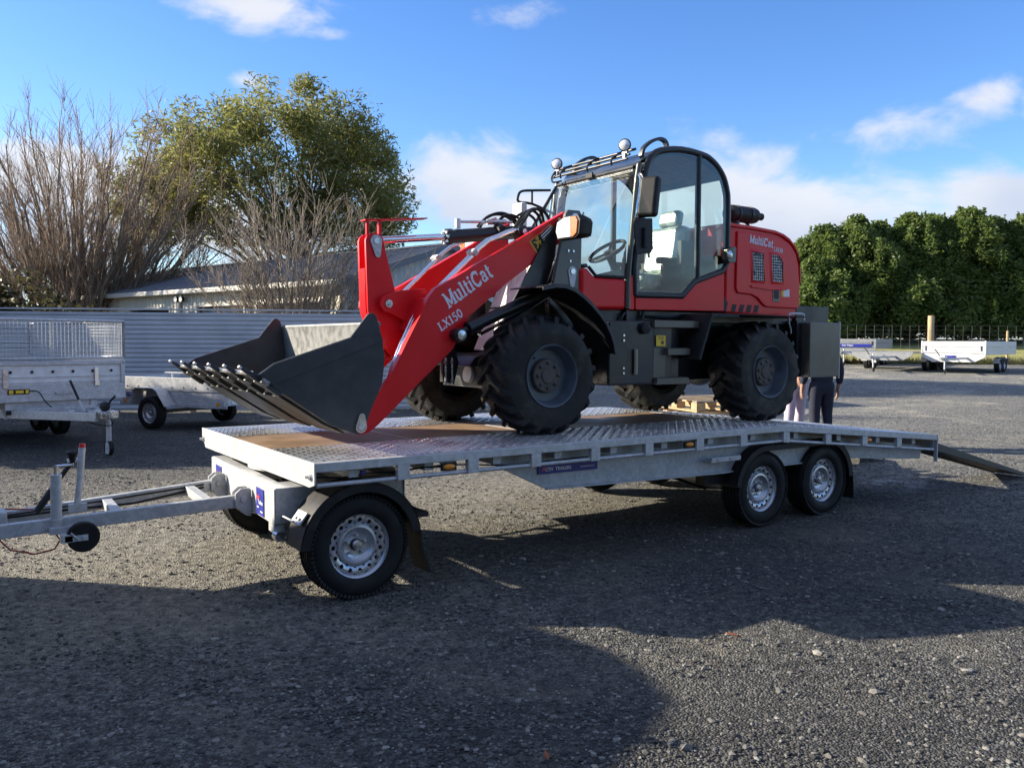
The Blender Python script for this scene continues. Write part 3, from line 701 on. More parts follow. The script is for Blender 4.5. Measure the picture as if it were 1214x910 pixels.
# tandem mudguards at the rear
for ya, yb, near in ((.035,.28,1), (2.07,2.315,0)):
    path = []; ra = .37
    path += [(W2+ra*cos(radians(a)), .312+ra*sin(radians(a))) for a in range(172, 86, -6)]
    path += [(W3+ra*cos(radians(a)), .312+ra*sin(radians(a))) for a in range(86, 0, -6)]
    ins = []
    ri = .318
    ins += [(W2+ri*cos(radians(a)), .312+ri*sin(radians(a))) for a in range(172, 86, -6)]
    ins += [(W3+ri*cos(radians(a)), .312+ri*sin(radians(a))) for a in range(86, 0, -6)]
    mb = MB(); mb._strip([Vector(p) for p in path], [Vector(p)*1.0+Vector((0,-.007)) for p in path], 'Y', ya, yb)
    mb._strip([Vector(p) for p in path], [Vector(p) for p in ins], 'Y', ya if near else yb-.012, ya+.012 if near else yb)
    g = mb.build('mudguard', 'black_plastic', trailer, bevel=.003); g['_part'] = 1
    mb = MB(); mb.strip([(W3+.372,.36),(W3+.385,.25),(W3+.39,.115)], 'Y', ya+.005, yb-.005, .006); mb.build('mud_flap', 'black_plastic', g, loc=(0,0,0))
    mb = MB(); mb.box(3.33,3.56,ya+.14 if near else ya, yb if near else yb-.14,.375,.60)
    mb.build('mud_flap', 'black_plastic', g, loc=(0,0,0))
    mb = MB(); mb.box(3.26,3.60,ya+.01,ya+.03,.58,.618); mb.box(3.26,3.60,ya+.03,ya+.12,.58,.586)
    for q in (3.33,3.47): mb.ball((q,ya+.008,.60),.010,8)
    mb.build('mudguard_bracket', 'galvanised', trailer, bevel=.002)
# steered front bogie
DY = radians(3.0)
DM = Matrix.Translation((.32,1.17,0)) @ Matrix.Rotation(-DY,4,'Z')
mb = MB()
def dbox(x0,x1,y0,y1,z0,z1): mb.box(x0,x1,y0,y1,z0,z1,DM)
dbox(-.395,-.387,-.83,.83,.435,.648); dbox(-.387,.44,-.83,-.822,.44,.652); dbox(-.387,.44,.822,.83,.44,.652)
dbox(-.387,-.30,-.82,.82,.645,.651); dbox(.36,.44,-.82,.82,.640,.651); dbox(.432,.44,-.84,.84,.40,.70)
dbox(-.387,.43,-.82,-.60,.6455,.6515); dbox(-.387,.43,.60,.82,.6455,.6515); dbox(-.05,.05,-.82,.82,.60,.65)
mb.build('bogie_frame', 'galvanised', trailer, bevel=.003)
for ya_, yb_ in ((-.815,-.70),(.70,.815)):
    mb = MB(); dbox(-.392,-.33,ya_,yb_,.383,.434); mb.build('spring_hanger', 'galvanised_old', trailer)
mb = MB(); dbox(-.33,.40,-.78,-.70,.38,.42); mb.build('leaf_spring', 'galvanised_old', trailer)
mb = MB(); mb.lathe([(.022,-.03),(.030,-.03),(.030,.03),(.0,.03)], DM @ Vector((-.375,-.84,.372)), 'Y', 12); mb.tube([DM @ Vector((-.36,-.80,.372)), DM @ Vector((-.05,-.78,.33))], .02, 8)
mb.build('spring_eye', 'steel', trailer)
for y0, y1 in ((-.62,-.455), (.50,.665)):
    mb = MB(); mb.box(-.401,-.3955,y0,y1,.445,.612,DM); sg = mb.build('sign_board', 'blue_sign', trailer); sg['_part'] = 1
    R3 = DM.to_3x3()
    for dy, z, wd in ((.02,.488,.04),(.095,.466,.05)):
        mb = MB(); mb.box(-.4025,-.4012,y1-dy-wd,y1-dy,z,z+.008,DM); mb.build('printed_line','white_print',sg,loc=(0,0,0))
    for tx, dy, z, wd, hh, mm in (('Activ', .012, .540, .07, .036, 'sign_red'), ('Trailers', .050, .515, .105, .026, 'white_print')):
        # reading runs from the far side to the near side, as seen from ahead of the trailer
        plain_text('lettering', tx, DM @ Vector((-.4015, y1-dy, z)), R3 @ Vector((0,-1,0)), (0,0,1), hh, mm, sg, width=wd, loc=(0,0,0))
for y in (-.285, .41):
    mb = MB()
    for q in (-.055, .055):
        oct_ = [(-.40,.425),(-.40,.595),(-.415,.605),(-.465,.605),(-.50,.575),(-.50,.495),(-.465,.455),(-.43,.43)]
        mb.prism([(a,b-.02) for a, b in oct_], 'Y', y+q*.82-.008, y+q*.82+.008, DM)
    mb.lathe([(.022,-.062),(.022,.062)], DM @ Vector((-.452,y,.515)), 'Y', 6); mb.build('hinge_lug', 'galvanised_old', trailer, bevel=.003)
# drawbar
A0, A1 = DM @ Vector((-.47,-.285,.50)), DM @ Vector((-.47,.41,.50)); B0, B1 = Vector((-1.50,1.06,.432)), Vector((-1.50,1.43,.437)); E0, E1 = Vector((-2.75,1.20,.385)), Vector((-2.75,1.32,.385))
def beam(p, q, h=.08, w=.05):
    p, q = Vector(p), Vector(q); d = (q-p); L = d.length; x = d.normalized(); y = Vector((0,0,1)).cross(x).normalized(); z = x.cross(y)
    M = Matrix(((x.x,y.x,z.x,p.x),(x.y,y.y,z.y,p.y),(x.z,y.z,z.z,p.z),(0,0,0,1))); m = MB(); m.box(0,L,-w/2,w/2,-h/2,h/2,M); return m
for p, q, e in ((A0,B0,E0), (A1,B1,E1)):
    mb = beam(p,q); m2 = beam(q,e); mb.add(m2.v, m2.f); mb.build('drawbar_beam', 'galvanised', trailer, bevel=.006)
def lerp(a, b, t): return a+(b-a)*t
for t, nm in ((.13,.06), (.52,.06), (1.02,.12)):
    p, q = lerp(A0,B0,t), lerp(A1,B1,t); mb = beam(p+(q-p)*.04, q-(q-p)*.04, .055, nm); mb.build('drawbar_brace', 'galvanised', trailer, bevel=.003)
mb = MB(); p = lerp(A0,B0,.30); q = lerp(A1,B1,.12); mb.tube([lerp(A1,B1,.06)+Vector((0,-.03,.0)), lerp(A1,B1,.4)+Vector((0,-.04,-.03)), lerp(A1,B1,.7)+Vector((0,-.05,0)), lerp(A1,B1,1.05)+Vector((0,-.09,.02))], .008, 6)
mb.tube([lerp(A1,B1,.06)+Vector((0,-.03,.02)), lerp(A1,B1,.5)+Vector((0,-.05,.02)), lerp(A1,B1,1.1)+Vector((0,-.12,.035))], .006, 6)
mb.build('brake_hose', 'black_plastic', trailer)
mb = beam((-1.42,1.25,.475),(-2.7,1.26,.43),.10,.16); mb.build('coupling_body', 'galvanised_old', trailer, bevel=.012)
mb = MB(); mb.tube([(-2.7,1.26,.43),(-2.95,1.26,.43)],.035,12); mb.box(-3.08,-2.92,1.20,1.32,.40,.48); mb.build('coupling_head','steel',trailer,bevel=.01)
# jockey wheel, wound up
mb = MB(); mb.tube([(-1.19,.985,.44),(-1.185,.985,.745)], .030, 18); mb.build('jockey_tube', 'galvanised', trailer)
mb = MB(); mb.lathe([(.033,0),(.033,.05)], (-1.188,.985,.44), 'Z', 18); mb.box(-1.23,-1.10,.94,1.06,.405,.445); mb.tube([(-1.20,1.06,.425),(-1.12,1.0,.425)],.03,10); mb.build('jockey_clamp', 'galvanised_old', trailer, bevel=.004)
mb = MB(); mb.tube([(-1.185,.985,.745),(-1.184,.985,.762),(-1.184,.985,.80)], .012, 8); mb.tube([(-1.184,.985,.795),(-1.15,.96,.80),(-1.105,.93,.803),(-1.105,.93,.83)], .006, 8)
cr = mb.build('crank_handle', 'chrome', trailer); cr['_part'] = 1
mb = MB(); mb.tube([(-1.105,.93,.815),(-1.106,.93,.845),(-1.106,.93,.87)], [.012,.022,.030], 10); mb.ball((-1.106,.93,.872),(.034,.026,.014),12); mb.build('crank_knob', 'black_plastic', cr, loc=(0,0,0))
mb = MB(); mb.lathe([(.05,-.024),(.082,-.024),(.088,-.014),(.088,.014),(.082,.024),(.05,.024)], (-1.062,.90,.385), 'Y', 30); jw = mb.build('jockey_wheel', 'tyre_rubber', trailer); jw['_part'] = 1
mb = MB(); mb.lathe([(.052,-.018),(.03,-.010),(.02,-.026),(0,-.026)], (-1.062,.90,.385), 'Y', 20); mb.build('wheel_hub', 'black_plastic', jw, loc=(0,0,0))
mb = MB(); mb.box(-1.16,-1.04,.868,.873,.368,.402); mb.box(-1.18,-1.12,.868,.935,.365,.41); mb.tube([(-1.13,.866,.42),(-1.09,.863,.375)],.006,6); mb.lathe([(.010,-.04),(.010,.0)],(-1.062,.90,.385),'Y',8); mb.build('jockey_fork', 'galvanised', trailer)
# handbrake
mb = MB(); mb.tube([(-1.055,1.20,.50),(-1.035,1.20,.66),(-1.025,1.20,.80),(-1.018,1.20,.87)], [.020,.019,.021,.020], 12); mb.box(-1.10,-1.0,1.18,1.22,.48,.53); mb.tube([(-1.10,1.2,.79),(-1.06,1.2,.80),(-1.02,1.2,.785)],.016,8)
hb = mb.build('handbrake_lever', 'galvanised', trailer); hb['_part'] = 1
mb = MB(); mb.tube([(-1.018,1.20,.868),(-1.016,1.20,.893)], .018, 12); mb.build('release_button', 'red_plastic', hb, loc=(0,0,0))
mb = MB(); mb.tube([(-1.075,1.2,.79),(-1.19,1.2,.62)], .015, 10); mb.tube([(-1.19,1.2,.62),(-1.27,1.2,.50)], .022, 10); mb.build('gas_strut', 'black_paint', hb, loc=(0,0,0))
mb = MB(); mb.tube([(-1.48,1.05,.40),(-1.42,1.02,.33),(-1.30,1.0,.295),(-1.20,1.0,.31),(-1.17,1.0,.36),(-1.20,1.02,.41)], .005, 6); mb.tube([(-1.27,1.3,.50),(-1.5,1.35,.52),(-1.8,1.4,.47)], .005, 6); mb.build('breakaway_cable', 'red_cable', trailer)
# loading ramps, let down
for ya, yb in ((.07,.50), (TW-.50, TW-.07)):
    mb = MB(); x0, z0, x1, z1 = 6.46,.548,8.56,.030
    mb.prism([(x0,z0),(x1,z1),(x1-.02,z1-.028),(x0,z0-.085)], 'Y', ya, ya+.035); mb.prism([(x0,z0),(x1,z1),(x1-.02,z1-.028),(x0,z0-.085)], 'Y', yb-.035, yb)
    r = mb.build('loading_ramp', 'ramp_steel', trailer, bevel=.003); r['_part'] = 1
    dx, dz = (x1-x0), (z1-z0)
    for i in range(16):
        t = (i+.5)/16; mb = MB(); M = Matrix.Translation((x0+dx*t, (ya+yb)/2, z0+dz*t-.012)) @ Matrix.Rotation(-atan2(dz,dx),4,'Y')
        mb.box(-.05,.05,-(yb-ya)/2+.036,(yb-ya)/2-.036,-.012,.010,M); mb.build('ramp_tread', 'ramp_steel', r, loc=(0,0,0))
# ================================================================== the wheel loader
LC = 1.30
loader = thing('wheel_loader', 'red wheel loader with black bucket and glazed cab standing on the flatbed trailer', 'loader', (3.2, LC, .835), world=True)
lo = ORIGIN[loader.name]
def both(fn):
    """same part on the near and the far side of the machine"""
    return [fn(lambda y: y), fn(lambda y: 2*LC-y)]
def L(mb, name, m, bevel=0.0, parent=None, **kw):
    if parent is not None and parent is not loader: return mb.build(name, m, parent, bevel=bevel, loc=(0,0,0), **kw)
    o = mb.build(name, m, loader, bevel=bevel, **kw); o['_part'] = 1; return o
def tractor_wheel(loc, out=-1, name='wheel'):
    s = out; R = .418; h = .19; n = 48; mb = MB()
    mb.lathe([(.225, h*.86*s), (.235, h*.97*s), (.27, h*1.0*s), (.335, h*1.02*s), (.385, h*.97*s), (.402, h*.86*s), (.412, h*.5*s), (.415, 0), (.412, -h*.5*s), (.402, -h*.86*s), (.385, -h*.97*s), (.27, -h*1.0*s), (.225, -h*.86*s)], (0,0,0), 'Y', n, caps=False)
    # chevron lugs wrap from the crown over the shoulder
    N = 19
    for i in range(N):
        for side in (1, -1):
            a0 = 2*pi*(i+(.5 if side < 0 else 0))/N; rows = []
            for t in (0, .25, .5, .75, .93, 1.06):
                y = side*(-.012+t*h*.98); ang = a0+t*.30; rb = .40 if t < .9 else (.375 if t < 1 else .345); rt = .452-.010*t*t if t < .9 else (.436 if t < 1 else .385)
                wd = .034+.010*t
                rows.append((y, ang, rb, rt, wd))
            vs, fs = [], []
            for y, ang, rb, rt, wd in rows:
                for r, w in ((rb, wd*.62), (rt, wd*.42), (rt, -wd*.42), (rb, -wd*.62)):
                    b = ang+w/r; vs.append((r*cos(b), y*(1.0 if r == rb else 1.01), r*sin(b)))
            for q in range(len(rows)-1):
                for j in range(3): fs.append((4*q+j, 4*q+j+1, 4*q+5+j, 4*q+4+j))
            fs += [(0,1,2,3), tuple(4*(len(rows)-1)+j for j in (3,2,1,0))]
            mb.add(vs, fs)
    t = mb.build(name, 'loader_rubber', loader, smooth=32, loc=Vector(loc)-lo); t['_part'] = 1
    mb = MB(); mb.lathe([(.222, h*.80*s), (.236, h*.98*s), (.232, h*1.03*s), (.222, h*1.0*s), (.214, h*.86*s), (.205, h*.72*s), (.200, h*.62*s), (.190, h*.52*s), (.12, h*.50*s), (0, h*.50*s)], (0,0,0), 'Y', 44, caps=False)
    mb.build('rim', 'loader_rim', t, smooth=35, loc=(0,0,0))
    mb = MB(); mb.lathe([(.128, .094*s), (.128, .120*s), (.120, .130*s), (.062, .134*s), (.056, .143*s), (0, .145*s)], (0,0,0), 'Y', 32)
    hb = mb.build('hub', 'hub_dirty', t, smooth=35, loc=(0,0,0))
    for i in range(8):
        mb = MB(); a = 2*pi*i/8; mb.lathe([(.013, .12*s), (.013, .141*s), (0, .143*s)], (.092*cos(a), 0, .092*sin(a)), 'Y', 6)
        mb.build('wheel_nut', 'black_paint', t, loc=(0,0,0), smooth=0)
    mb = MB(); mb.tube([(-.15,.10*s,.11),(-.13,.15*s,.135)],.006,6); mb.build('valve', 'black_plastic', t, loc=(0,0,0))
    return t
tw = tractor_wheel((2.0,.45+.19,1.272))
w = dup_tree(tw, loader, Vector((4.43,.43+.19,1.262))-lo); w.rotation_euler = (0,.13,0)
for x, z, a in ((2.0,1.272,.2),(4.43,1.262,.05)):
    w = dup_tree(tw, loader, Vector((x,2*LC-.45-.19,z))-lo); w.rotation_euler = (0,a,pi)

# ---- bucket
side = [(-.202,1.316),(-.096,1.389),(.391,1.546),(.490,1.670),(.512,1.695),(.54,1.70),(.565,1.68),(.604,1.547),(.624,1.42),(.603,1.25),(.525,1.083),(.471,.945),(.42,.938),(.38,.955),(.249,1.006),(-.11,1.255)]
mb = MB(); mb.strip([(-.225,1.328),(-.05,1.212),(.249,1.016),(.40,.945)], 'Y', .419, 2.181, .020)
bucket = L(mb, 'bucket', 'bucket_paint', label='bucket floor of the black toothed bucket')
for y0, y1, e0, e1 in ((.40,.418,.392,.399),(2.182,2.20,2.2005,2.207)):
    mb = MB(); mb.prism(side, 'Y', y0, y1); L(mb, 'side_plate', 'bucket_paint', parent=bucket, bevel=.003)
    mb = MB(); mb.prism([(-.19,1.322),(-.096,1.385),(.391,1.542),(.60,1.55),(.608,1.522),(-.104,1.262),(-.13,1.275)], 'Y', e0, e1); L(mb, 'edge_doubler', 'bucket_paint', parent=bucket, bevel=.002)
mb = MB(); mb.tube([(-.222,.42,1.330),(-.222,2.18,1.330)], .012, 6); L(mb, 'cutting_edge', 'worn_edge', parent=bucket)
mb = MB(); mb.strip([(.40,.945),(.47,.972),(.525,1.083),(.575,1.18),(.603,1.30),(.618,1.42),(.598,1.60),(.59,1.632)], 'Y', .419, 2.181, .012)
L(mb, 'back_plate', 'bucket_inside', parent=bucket)
mb = MB(); mb.tube([(.592,.42,1.632),(.592,2.18,1.632)], .014, 8); L(mb, 'top_edge', 'bucket_inside', parent=bucket)
for y0, y1 in ((.50,.92),(1.06,1.54),(1.68,2.10)):
    mb = MB(); mb.strip([(.385,.9455),(.249,1.0105),(-.03,1.194)], 'Y', y0, y1, .012); L(mb, 'wear_plate', 'bucket_paint', parent=bucket, bevel=.002)
dt = Vector((-.86,.51)).normalized()
for y in (2.15,1.80,1.45,1.10,.75,.44):
    mb = MB(); M = Matrix.Translation((-.13,y,1.268)) @ Matrix.Rotation(radians(33),4,'Y')
    mb.add([M @ Vector(p) for p in [(.10,-.038,-.030),(.10,.038,-.030),(.10,.038,.028),(.10,-.038,.028),(-.06,-.028,-.022),(-.06,.028,-.022),(-.06,.028,.018),(-.06,-.028,.018),(-.185,-.015,-.008),(-.185,.015,-.008),(-.185,.015,.005),(-.185,-.015,.005)]],
      [(0,1,2,3),(0,4,5,1),(1,5,6,2),(2,6,7,3),(3,7,4,0),(4,8,9,5),(5,9,10,6),(6,10,11,7),(7,11,8,4),(8,11,10,9)])
    L(mb, 'bucket_tooth', 'bucket_paint', parent=bucket, bevel=.004)
    mb = MB(); mb.box(-.194,-.178,-.0158,.0158,-.0085,.0055,M); L(mb, 'tooth_tip', 'pale_panel', parent=bucket)
    for q in (-.0575, .0575):
        mb = MB(); mb.box(-.055,-.005,q-.0175,q+.0175,-.022,.010,M); L(mb, 'lip_shroud', 'worn_edge', parent=bucket, bevel=.004)
tear = lambda x, z, r1, r2, dx, dz: [(x+r1*cos(radians(a)), z+r1*sin(radians(a))) for a in range(0, 360, 20)]
def teardrop(c, r1, d, r2, n=12):
    """outline of a keeper plate: big round end at c, small one at c+d"""
    c, d = Vector(c), Vector(d); a0 = atan2(d.y, d.x); out = []
    for i in range(n+1): a = a0+radians(80)+radians(200)*i/n; out.append((c.x+r1*cos(a), c.y+r1*sin(a)))
    for i in range(n+1): a = a0-radians(80)+radians(160)*i/n; out.append((c.x+d.x+r2*cos(a), c.y+d.y+r2*sin(a)))
    return out
for y0, y1 in ((.384,.392),(2.208,2.216)):
    mb = MB(); mb.prism(teardrop((.452,.985),.038,(.005,.065),.020), 'Y', y0, y1); L(mb, 'pin_plate', 'steel', parent=bucket, bevel=.002)
    mb = MB(); mb.lathe([(.018,-.004),(.018,.004)], (.452,(y0+y1)/2+(-.003 if y0 < 1 else .003),.985), 'Y', 14); L(mb, 'pin', 'galvanised_old', parent=bucket)

# ---- lift arms
arm = [(2.445,2.560),(2.412,2.32),(1.89,1.97),(1.552,1.711),(1.409,1.465),(1.134,1.228),(.871,.994),(.775,.915),(.725,.885),(.66,.875),(.61,.90),(.60,.95),(.66,1.02),(.718,1.045),(.80,1.15),(.895,1.265),(1.021,1.5),(1.154,1.737),(1.205,1.838),(1.261,1.905),(1.429,1.994),(1.846,2.227)]
def arm_fn(f):
    a, b = sorted((f(.882), f(.940))); mb = MB(); mb.prism(arm, 'Y', a, b); return L(mb, 'lift_arm', 'red_paint', bevel=.004)
arms = both(arm_fn)
ux = Vector((.434,.287)).normalized()
lettering('lettering', 'MultiCat', (1.372,.8815,1.760), (ux.x,0,ux.y), (-ux.y,0,ux.x), .118, 'white_lettering', arms[0], squash=.72, loc=(0,0,0))
ux = Vector((.231,.143)).normalized()
lettering('lettering', 'LX150', (1.305,.8815,1.592), (ux.x,0,ux.y), (-ux.y,0,ux.x), .066, 'white_lettering', arms[0], squash=.84, loc=(0,0,0))
q4 = [(2.099,2.298),(2.294,2.441),(2.364,2.391),(2.168,2.215)]
cx, cz = sum(p[0] for p in q4)/4, sum(p[1] for p in q4)/4
mb = MB(); mb.prism([(cx+(p[0]-cx)*1.05, cz+(p[1]-cz)*1.05) for p in q4], 'Y', .8800, .8815); L(mb, 'decal_border', 'gold_print', parent=arms[0])
mb = MB(); mb.prism([(cx+(p[0]-cx)*.94, cz+(p[1]-cz)*.94) for p in q4], 'Y', .8790, .8798); L(mb, 'decal', 'gold_sticker', parent=arms[0])
ud = (Vector(q4[1])-Vector(q4[0])).normalized(); vd = (Vector(q4[1])-Vector(q4[2])).normalized()
def dec(u, v): p = Vector(q4[3])+ (Vector(q4[2])-Vector(q4[3]))*u + (Vector(q4[0])-Vector(q4[3]))*v; return (p.x, p.y)
mb = MB()
for v in (.30,.48,.66): mb.prism([dec(.42,v-.045),dec(.90,v-.045),dec(.90,v+.045),dec(.42,v+.045)], 'Y', .8782, .8788)
L(mb, 'decal_text', 'white_print', parent=arms[0])
mb = MB()     # small prancing mark in gold, angular strokes
for a, b, w in (((.10,.2),(.30,.75),.05),((.14,.55),(.34,.45),.05),((.20,.8),(.33,.82),.05),((.08,.75),(.2,.6),.04),((.26,.2),(.3,.5),.04)):
    p, q = Vector(dec(*a)), Vector(dec(*b)); n_ = Vector((-(q-p).y,(q-p).x)).normalized()*w*.14
    mb.prism([tuple(p+n_), tuple(q+n_), tuple(q-n_), tuple(p-n_)], 'Y', .8780+len(mb.f)*.00002, .8787)
L(mb, 'decal_mark', 'gold_print', parent=arms[0])
mb = MB(); mb.prism([dec(.42,.80),dec(.62,.80),dec(.52,.93)], 'Y', .8782, .8788); mb.prism([dec(.66,.80),dec(.92,.80),dec(.92,.90),dec(.66,.90)], 'Y', .8782, .8788); L(mb, 'decal_mark', 'sign_red', parent=arms[0])
mb = MB(); mb.lathe([(.016,-.002),(.016,.003)], (2.385,.880,2.49), 'Y', 14); L(mb, 'bolt', 'steel', parent=arms[0])
mb = MB(); mb.prism([(1.10,1.60),(1.28,1.60),(1.38,1.76),(1.40,1.85),(1.22,1.84)], 'Y', .941, 1.659); L(mb, 'cross_tube', 'red_paint', bevel=.012)
for y0, y1 in ((1.105,1.135),(1.465,1.495)):
    mb = MB(); mb.prism([(.935,1.775),(.938,1.82),(.96,1.85),(1.0,1.868),(1.10,1.895),(1.30,1.915),(1.36,1.80),(1.22,1.64),(1.15,1.66),(1.02,1.725),(.965,1.735)], 'Y', y0, y1); L(mb, 'pivot_lug', 'red_paint', bevel=.004)
mb = MB(); mb.lathe([(.028,1.096),(.028,1.105)], (.998,0,1.795), 'Y', 18); mb.lathe([(.012,1.090),(.012,1.097)], (.998,0,1.795), 'Y', 10); L(mb, 'pivot_pin', 'steel')
crank = [(.845,2.25),(.858,2.282),(.885,2.302),(.925,2.307),(.962,2.298),(.985,2.272),(1.0,2.2),(1.085,1.88),(1.15,1.70),(1.165,1.58),(1.13,1.43),(1.07,1.395),(1.02,1.43),(.95,1.54),(.885,1.67),(.862,1.74)]
for y0, y1 in ((1.165,1.190),(1.285,1.310)):
    mb = MB(); mb.prism(crank, 'Y', y0, y1); L(mb, 'tilt_lever', 'red_paint', bevel=.004)
mb = MB(); mb.prism([(.848,2.05),(.855,1.74),(.89,1.66),(.91,1.67),(.875,1.75),(.868,2.05)], 'Y', 1.191, 1.284); L(mb, 'lever_web', 'red_paint', bevel=.003)
mb = MB(); mb.prism(teardrop((.925,2.248),.045,(.012,-.098),.022), 'Y', 1.150, 1.160); L(mb, 'pin_plate', 'galvanised', bevel=.002)
mb = MB(); mb.lathe([(.022,1.142),(.022,1.151)], (.925,0,2.248), 'Y', 16); mb.lathe([(.03,1.161),(.03,1.32)], (.925,0,2.248), 'Y', 16); mb.lathe([(.009,1.146),(.009,1.151)], (.937,0,2.165), 'Y', 8); L(mb, 'lever_pin', 'steel')
mb = MB(); mb.prism([(.60,1.30),(.60,1.40),(1.06,1.50),(1.12,1.45),(1.08,1.40)], 'Y', 1.195, 1.28); L(mb, 'tilt_link', 'red_paint', bevel=.01)
LT = 1.24
mb = MB(); mb.tube([(.93,LT,2.258),(1.60,LT,2.336)], .027, 16); L(mb, 'cylinder_rod', 'chrome')
mb = MB(); mb.tube([(1.555,LT,2.330),(1.60,LT,2.335),(1.602,LT,2.335),(2.30,LT,2.425)], [.062,.062,.054,.054], 20); mb.tube([(2.30,LT,2.425),(2.42,LT,2.44)], .04, 12)
tc = L(mb, 'tilt_cylinder', 'black_paint', smooth=45)
mb = MB()
for i in range(8):
    a = 2*pi*i/8; mb.box(1.535,1.552,LT+.047*cos(a)-.010,LT+.047*cos(a)+.010,2.328+.047*sin(a)-.010,2.328+.047*sin(a)+.010)
L(mb, 'gland_bolt', 'steel', parent=tc)
mb = MB(); mb.tube([(1.65,LT-.02,2.40),(1.65,LT-.02,2.475)], .022, 10); L(mb, 'guide_post', 'pale_panel', parent=tc)
mb = MB(); mb.tube([(1.64,LT-.02,2.452),(2.16,LT-.02,2.490)], .011, 8); mb.tube([(1.92,LT-.02,2.472),(2.10,LT-.02,2.486)], .022, 8); mb.tube([(1.86,LT-.03,2.455),(2.0,LT-.03,2.505)],.012,6); L(mb, 'indicator_rod', 'steel')
mb = MB(); mb.prism([(.828,2.385),(1.335,2.438),(1.335,2.447),(.828,2.394)], 'Y', 1.13, 1.22); ip = L(mb, 'indicator_bar', 'red_paint', bevel=.002)
mb = MB(); mb.box(.855,.875,1.17,1.19,2.29,2.387); L(mb, 'bar_support', 'red_paint', parent=ip); mb = MB(); mb.box(.945,.968,1.155,1.185,2.28,2.397); L(mb, 'bar_support', 'red_paint', parent=ip)
def liftcyl(f):
    y = f(.825); mb = MB(); a, b = Vector((1.50,y,1.615)), Vector((2.50,y,2.03)); mb.tube([a,b], .046, 18); mb.tube([a, a+(b-a)*.10], .053, 18)
    c = L(mb, 'lift_cylinder', 'black_paint'); mb = MB(); mb.tube([a-(b-a)*.11,a], .024, 12); mb.lathe([(.05,-.03),(.05,.055)], (1.425,y,1.568), 'Y', 16); L(mb, 'rod_eye', 'black_paint', parent=c)
    mb = MB(); q = -1 if f(0) == 0 else 1; mb.lathe([(.036,.034*q),(.036,.046*q),(.014,.050*q),(0,.050*q)], (1.425,y,1.568), 'Y', 18); L(mb, 'pin', 'steel', parent=c)
    mb = MB(); mb.tube([(1.62,y+.02,1.57),(2.10,y+.02,1.79),(2.35,y+.02,1.93)], .009, 6); mb.tube([(1.62,y+.045,1.575),(2.10,y+.045,1.80)], .009, 6); L(mb, 'oil_pipe', 'chrome', parent=c)
    return c
both(liftcyl)
# bright hydraulic pipes along the arms, hoses looping from the cab front
def pipes(f):
    for k, (dy, dz) in enumerate(((0,0),(.036,.006))):
        y = f(1.0+dy); mb = MB()
        mb.tube([(2.06,y,2.40+dz),(1.98,y,2.375+dz),(1.90,y,2.338+dz),(1.80,y,2.30+dz),(1.72,y,2.24+dz),(1.46,y,2.0+dz),(1.33,y,1.88+dz),(1.21,y,1.77+dz),(1.14,y,1.66+dz),(1.06,y,1.50+dz),(.97,y,1.29+dz),(.945,y,1.22+dz)], .0135, 10)
        L(mb, 'hydraulic_pipe', 'chrome')
    mb = MB(); M = Matrix.Translation((1.66,f(1.018),2.195)) @ Matrix.Rotation(radians(-44),4,'Y'); mb.box(-.02,.02,-.05,.05,-.022,.026,M); L(mb, 'pipe_clamp', 'galvanised', bevel=.003)
both(pipes)
hs = [[(1.90,1.3,2.43),(1.97,1.3,2.52),(2.10,1.28,2.565),(2.22,1.26,2.52),(2.26,1.25,2.42)],[(1.92,1.36,2.45),(2.03,1.36,2.545),(2.16,1.34,2.56),(2.27,1.3,2.47),(2.25,1.3,2.36)],[(1.98,1.22,2.42),(2.08,1.22,2.53),(2.2,1.2,2.53),(2.25,1.2,2.43),(2.2,1.2,2.35)],
  [(2.05,1.0,2.40),(2.14,1.03,2.47),(2.25,1.08,2.57),(2.38,1.12,2.60),(2.48,1.15,2.54),(2.51,1.16,2.42)],[(2.05,1.036,2.41),(2.16,1.06,2.50),(2.28,1.12,2.59),(2.40,1.16,2.595),(2.47,1.2,2.50),(2.48,1.2,2.40)],[(2.1,1.1,2.42),(2.2,1.14,2.53),(2.33,1.2,2.60),(2.44,1.24,2.57),(2.50,1.26,2.46),(2.50,1.26,2.38)],[(2.30,1.4,2.55),(2.42,1.42,2.61),(2.52,1.4,2.56),(2.54,1.4,2.44)]]
def smoothpath(p, n=5):
    P = [Vector(q) for q in p]; out = []
    for i in range(len(P)-1):
        a, b, c, d = P[max(i-1,0)], P[i], P[i+1], P[min(i+2,len(P)-1)]
        for k in range(n): t = k/n; out.append(.5*((2*b)+(c-a)*t+(2*a-5*b+4*c-d)*t*t+(3*b-a-3*c+d)*t**3))
    return out+[P[-1]]
for h_ in hs:
    mb = MB(); mb.tube(smoothpath(h_), .0125, 8); L(mb, 'hydraulic_hose', 'black_plastic')
mb = MB(); mb.box(2.0,2.06,1.16,1.44,2.38,2.45); mb.lathe([(.05,-.05),(.05,.05)], (2.10,1.02,2.385), 'Y', 14); mb.lathe([(.03,-.06),(.03,-.05)], (2.10,1.02,2.385), 'Y', 12); L(mb, 'valve_block', 'black_paint', bevel=.005)
mb = MB(); mb.lathe([(.02,-.072),(.02,-.06)], (2.10,1.02,2.385), 'Y', 10); L(mb, 'pivot_pin', 'steel')

